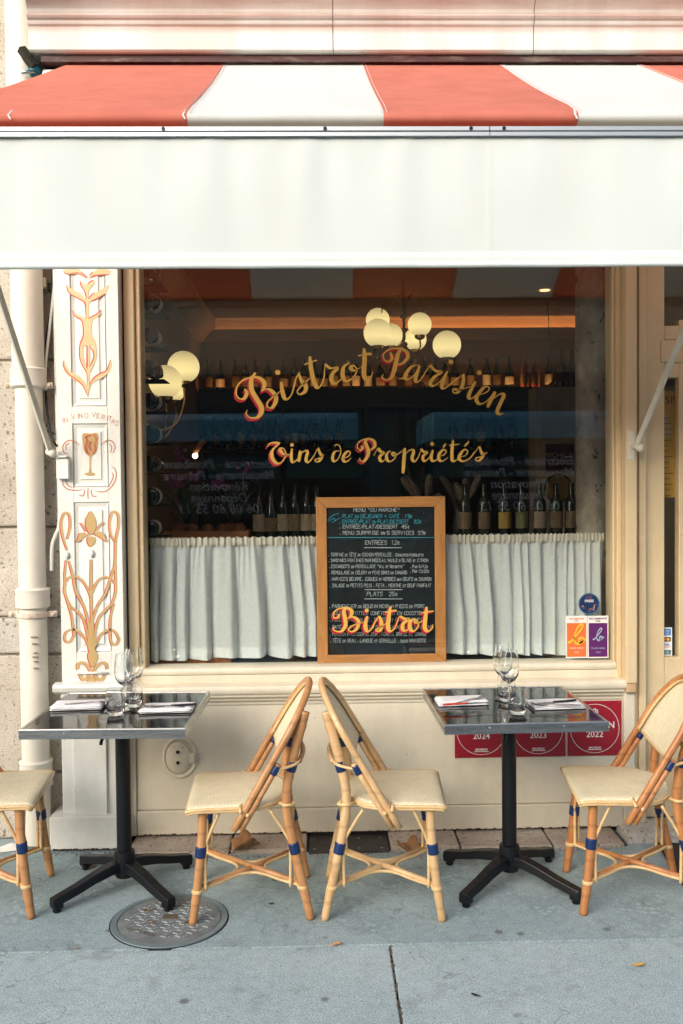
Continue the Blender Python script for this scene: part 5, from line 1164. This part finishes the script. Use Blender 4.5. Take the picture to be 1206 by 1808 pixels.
        # slim canes: along each leg and up to the seat
        for fx, (lx, ly), tgt in (('f', (.146, .182), (.075, .190)), ('r', (-.205, .176), (-.115, .185))):
            d = -1 if fx == 'f' else 1
            MB().tube(catmull([(lx+d*.018-(d*.0), sg*(ly), .12), (lx+d*.016, sg*ly, .25), (lx+d*.022, sg*ly, .30), (tgt[0], sg*tgt[1], .415)], 6), .0065, 6).build('brace', thin_cane, t, smooth=True)
            MB().tube(catmull([(lx, sg*(ly-.018), .12), (lx, sg*(ly-.017), .25), (lx, sg*(ly-.024), .30), (lx-(.01 if fx == 'f' else -.03), sg*.085, .42)], 6), .0065, 6).build('brace', thin_cane, t, smooth=True)
    MB().tube(catmull([(-.226, .165, .592), (-.240, .08, .594), (-.245, 0, .595), (-.240, -.08, .594), (-.226, -.165, .592)], 5), .010, 8).build('back_rail', cane_brown, t, smooth=True)
    F = [(.159, .188, .128), (.159, -.188, .128)]; R_ = [(-.233, .183, .128), (-.233, -.183, .128)]
    for k, (p, q) in enumerate(((F[0], R_[1]), (F[1], R_[0]))):
        MB().tube([(p[0], p[1], p[2]+.004*k), (q[0], q[1], q[2]+.004*k)], .0115, 8).build('stretcher', cane_brown, t, smooth=True)
    C_ = (-.037, 0, .132)
    for p, q in ((F[0], F[1]), (F[1], R_[1]), (R_[1], R_[0]), (R_[0], F[0])):
        m_ = ((p[0]+q[0])/2-C_[0], (p[1]+q[1])/2-C_[1]); l_ = math.hypot(*m_); o_ = (m_[0]/l_*.022, m_[1]/l_*.022)
        near = lambda P0, k, w=1: (C_[0]+(P0[0]-C_[0])*k+o_[0]*w, C_[1]+(P0[1]-C_[1])*k+o_[1]*w, .128)
        MB().tube(catmull([near(p, 1.0, .3), near(p, .6), near(p, .26), (C_[0]+m_[0]*.16+o_[0], C_[1]+m_[1]*.16+o_[1], .128), near(q, .26), near(q, .6), near(q, 1.0, .3)], 6), .0062, 6).build('stretcher_cane', thin_cane, t, smooth=True)
    for p in F+R_:
        MB().lathe([(.019, -.012), (.0215, -.009), (.0215, .0), (.019, .003)], 14, (p[0], p[1], p[2]-.002)).build('leg_tie', thin_cane, t, smooth=True)
    return t
proto = chair()
spots = [((-.322, -.705), 182.8, cane_brown, 'honey brown rattan chair facing the table by the pilaster, toes on the manhole'),
         ((.272, -.715), -2.8, cane_pale, 'pale bleached rattan chair back to back with the brown one'),
         ((1.172, -.715), 174.4, cane_red, 'reddish rattan chair facing the table in front of the plaques, near the door'),
         ((-1.305, -.650), 5.4, cane_brown, 'rattan chair in front of the drainpipe, only its seat and legs showing')]
for i, ((x, y), an, cm_, lab) in enumerate(spots):
    c = proto if i == 0 else copy_tree(proto)
    c.location = (x, y, .0); c.rotation_euler = (0, 0, math.radians(an)); c['label'] = lab
    if cm_ is not cane_brown:
        for ch in c.children:
            if ch.data.materials and ch.data.materials[0] is cane_brown:
                ch.material_slots[0].link = 'OBJECT'; ch.material_slots[0].material = cm_

# ---------------------------------------------------------------- bistro tables
TH = .735
black_top = mat('black_glass_top', (.008, .009, .010), .05, var=.2, spec=.6)
def table(loc, rz, label):
    t = thing('bistro_table', label, 'table', (*loc, 0), math.radians(rz), 'black topped tables on the pavement', world=False)
    h = .31
    MB().bx(-h+.012, h-.012, -h+.012, h-.012, TH-.03, TH-.002).build('table_top', black_top, t)
    prof = [(0, -.037), (.010, -.037), (.012, -.002), (.011, .0), (.002, .0), (0, -.003), (0, -.016), (.0025, -.018), (.0025, -.021), (0, -.023)]
    for k in range(4):
        vs = []
        for s in (-1, 1):
            for d, z in prof: vs.append((s*(h-d), -h+d, TH+z))
        n = len(prof); q = MB().add(vs, [(i, (i+1) % n, n+(i+1) % n, n+i) for i in range(n)])
        tri = geometry.tessellate_polygon([[Vector((d, z, 0)) for d, z in prof]]); q.f += [tuple(a) for a in tri]+[tuple(n+i for i in reversed(a)) for a in tri]
        ca, sa = math.cos(k*math.pi/2), math.sin(k*math.pi/2); q.v = [(x*ca-y*sa, x*sa+y*ca, z) for x, y, z in q.v]
        e = q.build('edge_strip', steel, t)
        sc = MB()
        for sx in (-.16, .14): sc.add(*[[(sx+a_*.004*ca-0, 0, 0) for a_ in ()], []])
        for sx in (-.14, .14):
            b_ = MB().sphere((0, 0, 0), .0035, 8, 5); b_.v = [((sx+x)*ca-(-h-.0005+y)*sa, (sx+x)*sa+(-h-.0005+y)*ca, TH-.0145+z) for x, y, z in b_.v]; b_.build('screw', steel, e, smooth=True)
    MB().bx(-.11, .11, -.11, .11, TH-.052, TH-.031).build('under_plate', black_metal, t, bevel=.003)
    MB().bx(-.045, .045, -.13, .03, TH-.085, TH-.052).build('tilt_latch', black_metal, t, bevel=.006)
    MB().tube(catmull([(-.03, -.12, TH-.07), (-.045, -.14, TH-.085), (-.05, -.145, TH-.105)], 4), .007, 6).build('latch_lever', black_metal, t, smooth=True)
    MB().lathe([(.0295, .14), (.0295, TH-.055)], 24).build('column', black_metal, t, smooth=True, angle=40)
    MB().lathe([(.0001, .055), (.036, .055), (.042, .07), (.042, .145), (.040, .158), (.034, .163), (.0001, .163)], 28).build('hub', black_metal, t, smooth=True, angle=40)
    for sx, sy in ((-1, -1), (1, -1), (1, 1), (-1, 1)):
        ex, ey = sx*.226, sy*.212; L = math.hypot(ex, ey); dx, dy = ex/L, ey/L; px_, py_ = -dy, dx
        secs = [(.02, .118, .030, .022), (.07, .116, .030, .021), (.14, .100, .027, .020), (.21, .078, .025, .019), (L-.025, .060, .024, .018), (L+.006, .053, .023, .017)]
        q = MB(); vs = []
        for s, zt_, ht, w in secs:
            for a_, b_ in ((-w*1.25, zt_-ht*1.15), (w*1.25, zt_-ht*1.15), (w*1.05, zt_+.004), (-w*1.05, zt_+.004)): vs.append((dx*s+px_*a_, dy*s+py_*a_, b_))
        n = len(secs); q.add(vs, [(i*4+j, i*4+(j+1) % 4, i*4+4+(j+1) % 4, i*4+4+j) for i in range(n-1) for j in range(4)]+[(3, 2, 1, 0), tuple((n-1)*4+j for j in range(4))])
        a_ = q.build('base_arm', black_metal, t, bevel=.004)
        q = MB(); fx, fy = dx*(L-.016), dy*(L-.016)
        q.add([(fx+dx*u*.019+px_*v_*.0205, fy+dy*u*.019+py_*v_*.0205, z) for z in (.017, .052) for u, v_ in ((-1, -1), (1, -1), (1, 1), (-1, 1))], [(3, 2, 1, 0), (4, 5, 6, 7)]+[(j, (j+1) % 4, 4+(j+1) % 4, 4+j) for j in range(4)])
        q.build('heel', black_metal, t, bevel=.003)
        MB().lathe([(.0001, 0), (.014, 0), (.0165, .004), (.0165, .014), (.012, .018)], 16, (fx, fy, .0005)).build('foot', black_metal, t, smooth=True, angle=40)
    return t
table((-.807, -.585), -1.6, 'black topped square table in front of the painted pilaster')
table((.757, -.600), 1.2, 'black topped square table in front of the red plaques')

# ---------------------------------------------------------------- glasses, napkins, cutlery
gl_m = clear_glass('table_glass', (.97, .99, 1.0))
wp = [(.0001, .0), (.033, .0), (.034, .002), (.012, .006), (.0045, .014), (.0038, .04), (.004, .085), (.008, .094), (.024, .106), (.037, .126), (.0415, .150), (.040, .180), (.0355, .210), (.0315, .226), (.0305, .226), (.0345, .209), (.0388, .180), (.0402, .150), (.0356, .128), (.022, .108), (.006, .099), (.0001, .098)]
tp = [(.0001, .0), (.024, .0), (.029, .003), (.0355, .028), (.0375, .05), (.0365, .078), (.0325, .103), (.0315, .103), (.0352, .078), (.0362, .05), (.034, .030), (.027, .017), (.0001, .014)]
def glassware(nm, prof, px_, py_, label, grp):
    c = onz(px_, py_, TH+.0008)
    o = MB().lathe(prof, 32).build(nm, gl_m, None, smooth=True, angle=60); o.location = c; tag(o, label, 'glass', grp); return o
glassware('wine_glass', wp, 221, 1252, 'clear wine glass on the pilaster table, in front of its twin', 'wine glasses on the tables')
glassware('wine_glass', wp, 237, 1240, 'clear wine glass on the pilaster table, nearer the window', 'wine glasses on the tables')
glassware('tumbler', tp, 204, 1262, 'clear water tumbler on the pilaster table beside the plain napkin', 'tumblers on the tables')
glassware('tumbler', tp, 236, 1247, 'clear water tumbler on the pilaster table, behind the wine glass stem', 'tumblers on the tables')
glassware('wine_glass', wp, 899, 1247, 'clear wine glass on the plaque table, in front of its twin', 'wine glasses on the tables')
glassware('wine_glass', wp, 888, 1234, 'clear wine glass on the plaque table, nearer the window', 'wine glasses on the tables')
glassware('tumbler', tp, 914, 1260, 'clear water tumbler on the plaque table beside the knife napkin', 'tumblers on the tables')
glassware('tumbler', tp, 894, 1237, 'clear water tumbler on the plaque table, behind the wine glasses', 'tumblers on the tables')
nap_m = fabric('napkin', (.84, .85, .86), .1, weave=600, var=.04, bmp=.3, vs=30)
def napkin(px_, py_, rz, label, seed, w=.205, d=.115):
    rn = random.Random(seed); c = onz(px_, py_, TH+.001); t = thing('folded_napkin', label, 'napkin', c, math.radians(rz), 'folded white napkins on the tables', world=False)
    for k in range(3):
        def top(u, v, k=k, o=rn.uniform(-.004, .004), o2=rn.uniform(-.003, .003)):
            x = (u-.5)*w+o*(k+1)*.6; y = (v-.5)*d+o2; e = min(u, 1-u, v, 1-v)
            z = .004+k*.0058-(.0035*(1-min(1, e/.08))**2)+.0015*math.sin(u*7+seed)*math.sin(v*5+k)
            return (x+.004*(v-.5), y, max(.001, z))
        q = MB().grid(top, 14, 10).build('fold', nap_m, t, smooth=True); md = q.modifiers.new('solid', 'SOLIDIFY'); md.thickness = .0042; md.offset = 0
    return c
def fork(px_, py_, rz, label, z=.022, tilt=0):
    t = thing('fork', label, 'fork', onz(px_, py_, TH+z), math.radians(rz), 'forks on the napkins', world=False); t.rotation_euler[1] = tilt
    q = MB(); S = [(-.10, .0055, .0), (-.07, .0065, .0005), (-.02, .004, .001), (.02, .003, .004), (.035, .008, .003), (.05, .0115, .0)]
    vs = []
    for x, w, z_ in S: vs += [(x, -w, z_), (x, w, z_)]
    q.add(vs, [(2*i, 2*i+1, 2*i+3, 2*i+2) for i in range(len(S)-1)]).build('handle', steel, t, smooth=True, solid=.0018)
    for k in range(4):
        y = -.0098+k*.0065; MB().add([(.0495, y-.0017, 0), (.0495, y+.0017, 0), (.072, y+.0013, .001), (.072, y-.0013, .001), (.094, y+.0007, .006), (.094, y-.0007, .006)], [(0, 1, 2, 3), (3, 2, 4, 5)]).build('tine', steel, t, solid=.0016)
def knife(px_, py_, rz, label, hm, z=.023):
    t = thing('table_knife', label, 'knife', onz(px_, py_, TH+z), math.radians(rz), 'knives on the napkins', world=False)
    MB().tube(catmull([(-.105, 0, .001), (-.08, .002, .001), (-.04, 0, .001), (-.005, -.001, .001)], 4), [.0075, .0078, .0085, .0085, .0085, .0080, .0078, .0075, .0072, .007, .0065, .0065, .006], 8, flat=.55).build('handle', hm, t, smooth=True)
    MB().add([(-.006, -.006, .001), (-.006, .006, .001), (.06, .007, .001), (.10, .001, .001), (.06, -.0065, .001)], [(0, 1, 2, 3, 4)]).build('blade', steel, t, solid=.0015)
blk_h = mat('black_handle', (.012, .013, .016), .3); red_h = mat('red_handle', (.55, .05, .03), .4, var=.2)
napkin(140, 1248, 3, 'plain folded white napkin on the pilaster table before the drainpipe', 1)
napkin(296, 1253, 2, 'folded white napkin on the pilaster table under a black knife', 2)
napkin(815, 1240, 4, 'folded white napkin on the plaque table under a red knife', 3)
napkin(983, 1246, 3, 'folded white napkin on the plaque table under a black knife', 4)
fork(160, 1240, 12, 'steel fork on the plain napkin before the drainpipe')
fork(282, 1247, 172, 'steel fork beside the black knife on the pilaster table'); knife(300, 1246, 190, 'black handled knife on the pilaster table napkin', blk_h)
fork(826, 1237, 38, 'steel fork with raised tines beside the red knife'); knife(828, 1242, 10, 'red handled knife on the plaque table napkin', red_h)
fork(980, 1244, 172, 'steel fork beside the black knife on the plaque table'); knife(975, 1240, 196, 'black handled knife on the plaque table napkin', blk_h)
# ---------------------------------------------------------------- small things on the pavement
mh_iron = mat('manhole_iron', (.19, .215, .22), .6, .2, var=.35, scale=14, bmp=.3, bscale=90, dirt=(.20, .17, .13), dscale=9, damt=.7)
mh_ring = mat('manhole_ring', (.19, .25, .26), .55, .3, var=.2, scale=8, bmp=.2)
MC = (-.582, -.868); mh = thing('manhole_cover', 'round cast iron manhole cover with diamond tread in the pavement', 'manhole cover', (*MC, 0))
MB().lathe([(.222, -.01), (.222, .0015), (.0001, .0015)], 48, (*MC, 0)).build('bed', dark_gap, mh)
MB().lathe([(.194, .001), (.194, .005), (.216, .0055), (.217, .001)], 56, (*MC, 0)).build('rim', mh_ring, mh, smooth=True, angle=40)
MB().lathe([(.0001, .0045), (.191, .0045), (.191, .001)], 48, (*MC, 0)).build('lid', mh_iron, mh)
tr = MB(); rn = random.Random(6)
for i in range(-7, 8):
    for j in range(-7, 8):
        x, y = i*.026+(j % 2)*.013, j*.023
        if math.hypot(x, y) > .160 or (abs(x) < .03 and abs(y-.02) < .022) or (y < -.11 and x < 0): continue
        an = .7 if (i+j) % 2 else -.5; L = .011 if (i+j) % 2 else .015; ca, sa = math.cos(an), math.sin(an); w = .0028
        tr.add([(MC[0]+x+sx*L*ca-sy*w*sa, MC[1]+y+sx*L*sa+sy*w*ca, z) for z, kk in ((.004, 1), (.0075, .7)) for sx, sy in ((-kk, -kk), (kk, -kk), (kk, kk), (-kk, kk))], [(4, 5, 6, 7), (0, 1, 5, 4), (1, 2, 6, 5), (2, 3, 7, 6), (3, 0, 4, 7)])
structure(tr.build('tread', mat('worn_iron_top', (.27, .30, .30), .5, .2, var=.3, scale=20), mh), 'stuff')
MB().bx(MC[0]-.028, MC[0]+.028, MC[1]+.0, MC[1]+.04, .004, .0062).build('key_plate', mat('brown_iron', (.14, .11, .075), .6, .3), mh, bevel=.002)
for x, y, r in ((.08, -.03, .022), (-.09, .08, .022), (-.06, -.02, .018)): MB().lathe([(r, .004), (r, .007), (r*.7, .007), (r*.65, .005), (.0001, .005)], 20, (MC[0]+x, MC[1]+y, 0), sy=.75).build('key_hole', mat('brown_iron', (.14, .11, .075)), mh)
def mh_tf(q):
    an = -.55; return (MC[0]-.095+q[0]*math.cos(an)-q[1]*math.sin(an), MC[1]-.105+q[0]*math.sin(an)+q[1]*math.cos(an), .0078)
letters('C250 EN124', .026, mh_tf, 'lettering', mat('brown_iron', (.14, .11, .075)), mh, bold=.0004)
brown_leaf = mat('dry_leaf', (.30, .15, .06), .7, var=.35, scale=18, bmp=.3)
pale_leaf = mat('pale_leaf', (.50, .27, .13), .7, var=.25, scale=25); black_leaf = mat('black_leaf', (.02, .018, .015), .8); yellow_leaf = mat('yellow_leaf', (.55, .33, .08), .7, var=.2)
def leaf(px_, py_, size, m, label, rz, lobes=True, curl=.25):
    c = onz(px_, py_, .004); rn = random.Random(px_)
    k = 40; pts = []
    for i in range(k):
        an = 2*math.pi*i/k
        r = (.62+.38*abs(math.cos(2.5*an))**.7*(1 if math.cos(an) > -.75 else .6)) if lobes else (.42+.30*abs(math.cos(an))+.03*math.sin(6*an))
        pts.append((size*r*math.cos(an)*(1.1 if not lobes else 1), size*r*math.sin(an)*(.8 if lobes else .6)))
    vs = []
    for s in (0.02, .35, .7, 1.0):
        for x, y in pts:
            x, y = x*s, y*s; z = curl*(abs(y)**1.3/size**.3)+curl*.5*size*(math.sin(x/size*2+1)+.6)*s*.4+rn.uniform(0, .06)*size*s
            vs.append((x, y, max(z, .0)))
    fs = [(r*k+i, r*k+(i+1) % k, (r+1)*k+(i+1) % k, (r+1)*k+i) for r in range(3) for i in range(k)]+[tuple(range(k))]
    t = thing('fallen_leaf', label, 'leaf', c, rz, world=False)
    MB().add(vs, fs).build('blade', m, t, smooth=True, solid=.0008)
    MB().tube([(-size*.55, 0, .003), (-size*1.0, size*.1, .006), (-size*1.35, size*.05, .004)], .0013*max(1, size/.05), 5).build('stalk', m, t)
    return t
l1 = leaf(432, 1508, .072, brown_leaf, 'large curled brown leaf lying on the threshold behind a chair', .4, curl=.9); l1.location.z = .024
l2 = leaf(722, 1506, .068, brown_leaf, 'curled brown leaf under the pale chair by the metal plate', 2.2, curl=.9)
leaf(595, 1669, .024, pale_leaf, 'pale curled leaf lying on the pavement joint', .2, False, .8)
leaf(1130, 1705, .026, yellow_leaf, 'small yellow leaf lying alone on the front paving slab', .1, False, .5)
leaf(660, 1583, .010, pale_leaf, 'tiny tan leaf scrap on the pavement between two chairs', 1, False)
leaf(135, 1674, .008, pale_leaf, 'tiny orange leaf scrap on the pavement joint near the manhole', 1.5, False)
leaf(838, 1758, .016, black_leaf, 'small black leaf lying near the long paving seam', 2.6, False, .6)
leaf(160, 1530, .035, brown_leaf, 'brown leaf behind the table foot near the plinth', .9, True, .4)
leaf(480, 1596, .012, black_leaf, 'tiny dark leaf by the foot of the brown chair', .3, False, .5)
leaf(275, 1488, .014, brown_leaf, 'small brown leaf scrap against the base board', .8, False, .5).location.z = .024
pp = thing('paper_scrap', 'torn white paper scrap beside the drainpipe foot', 'paper', onz(22, 1500), world=False)
MB().add([(-.06, -.04, .002), (.05, -.02, .006), (.06, .03, .002), (-.02, .05, .012), (-.07, .02, .003), (0, 0, .008)], [(0, 1, 5), (1, 2, 5), (2, 3, 5), (3, 4, 5), (4, 0, 5)]).build('sheet', signw, pp, solid=.0006)
# litter of grit and leaf crumbs along the foot of the shop
lt = MB(); rn = random.Random(13)
for i in range(420):
    x = rn.uniform(-1.3, 1.35); y = -.26-abs(rn.gauss(0, .03)) if x > -.86 else -.19-abs(rn.gauss(0, .03)); r = rn.uniform(.001, .004)
    lt.add([(x-r, y-r, .001), (x+r, y-r*.6, .001), (x+r*.7, y+r, .001), (x, y, .001+r*1.2)], [(0, 1, 3), (1, 2, 3), (2, 0, 3)])
structure(lt.build('leaf_crumbs', mat('crumbs', (.14, .09, .05), .9, var=.5, scale=50)), 'stuff')

# ---------------------------------------------------------------- the street that the window reflects
van_paint = mat('van_paint', (.012, .020, .030), .25, var=.15); van_text = mat('van_text', (.9, .92, .92), .5, var=.03); van_glass = mat('van_glass', (.01, .014, .016), .06)
tyre_m = mat('tyre', (.015, .015, .015), .8)
roof_sky_sheen = mat('van_roof_sky_sheen', (.16, .42, .55), .35, var=.1)  # sky reflection on the dark van's roof edge, painted in as light blue
def van(cx, tx, label, flip=False):
    t = thing('parked_van', label, 'van', (cx, -7.0, -.13), group='tradesman vans parked at the kerb')
    # side profile along x, extruded in y; top edge rounded inwards
    X0, X1 = cx-2.0, cx+1.6; sec = [(-8.0, .25), (-5.98, .25), (-5.92, 1.1), (-5.98, 2.12), (-7.95, 2.12), (-8.02, 1.1)]
    MB().extrude_x(sec, X0, X1-.9).build('body', van_paint, t, bevel=.03)
    MB().extrude_x([(-5.99, 2.122), (-6.06, 2.36), (-6.2, 2.44), (-7.8, 2.44), (-7.9, 2.36), (-7.94, 2.122)], X0+.02, X1-.92).build('roof', roof_sky_sheen, t, bevel=.02)
    MB().extrude_x([(-8.0, .25), (-5.98, .25), (-5.95, .8), (-6.0, 1.15), (-6.15, 1.85), (-7.8, 1.85), (-8.0, 1.1)], X1-.9+.004, X1-.1).build('cab', van_paint, t, bevel=.04)
    MB().bx(X1-.78, X1-.22, -6.10, -5.99, 1.16, 1.72).build('cab_window', van_glass, t, bevel=.02)
    MB().extrude_x([(-7.9, .25), (-6.05, .25), (-6.02, .75), (-6.1, 1.0), (-7.85, 1.0)], X1-.1+.004, X1+.75).build('bonnet', van_paint, t, bevel=.06)
    for wx in (X0+.75, X1-.05):
        for wy in (-6.12, -7.88):
            q = MB().lathe([(.0001, -.1), (.18, -.1), (.33, -.09), (.34, 0), (.33, .09), (.18, .1), (.0001, .1)], 24); q.v = [(wx+x, wy+z, .21+y) for x, y, z in q.v]; q.build('wheel', tyre_m, t, smooth=True, angle=40)
    if flip:
        for o in t.children: o.data.transform(Matrix.Translation((2*cx, 0, 0)) @ Matrix.Scale(-1, 4, (1, 0, 0))); o.data.flip_normals()
    for i, (s, sz) in enumerate((('Electricité - Plomberie', .135), ('Maçonnerie - Peinture', .135), ('Rénovation', .14), ('Dépannage', .14), ('06 08 60 55 13', .145))):
        zl = 1.83-.125*i
        letters(s, sz, lambda q, zl=zl: (tx-q[0], -5.925+(.0 if zl < 1.2 else -.059*(zl+q[1]-1.1)/1.02)+.006, zl+q[1]), 'side_lettering', van_text, t, shear=.2, bold=.0012)
van(-1.55, -1.1, 'dark van lettered for building trades parked facing the drainpipe side', True)
van(3.25, 2.22, 'dark van lettered for building trades parked facing the door side')
ob = thing('house_across', 'dim stone town house across the street with tall shuttered windows', 'house', (0, -16, 0))
MB().bx(-16, 16, -17, -16, -.13, 6.6).build('wall', mat('far_wall', (.16, .15, .135), .9, var=.15, scale=1), ob)
for k in range(2):
    for i in range(-6, 7):
        w = MB().bx(i*2.3-.55, i*2.3+.55, -15.99, -15.93, 1.0+k*3.1, 3.0+k*3.1).build('window', van_glass, ob)
        MB().bx(i*2.3-.7, i*2.3+.7, -15.99, -15.88, .85+k*3.1, .98+k*3.1).build('sill', mat('far_wall', (.16, .15, .135)), w)
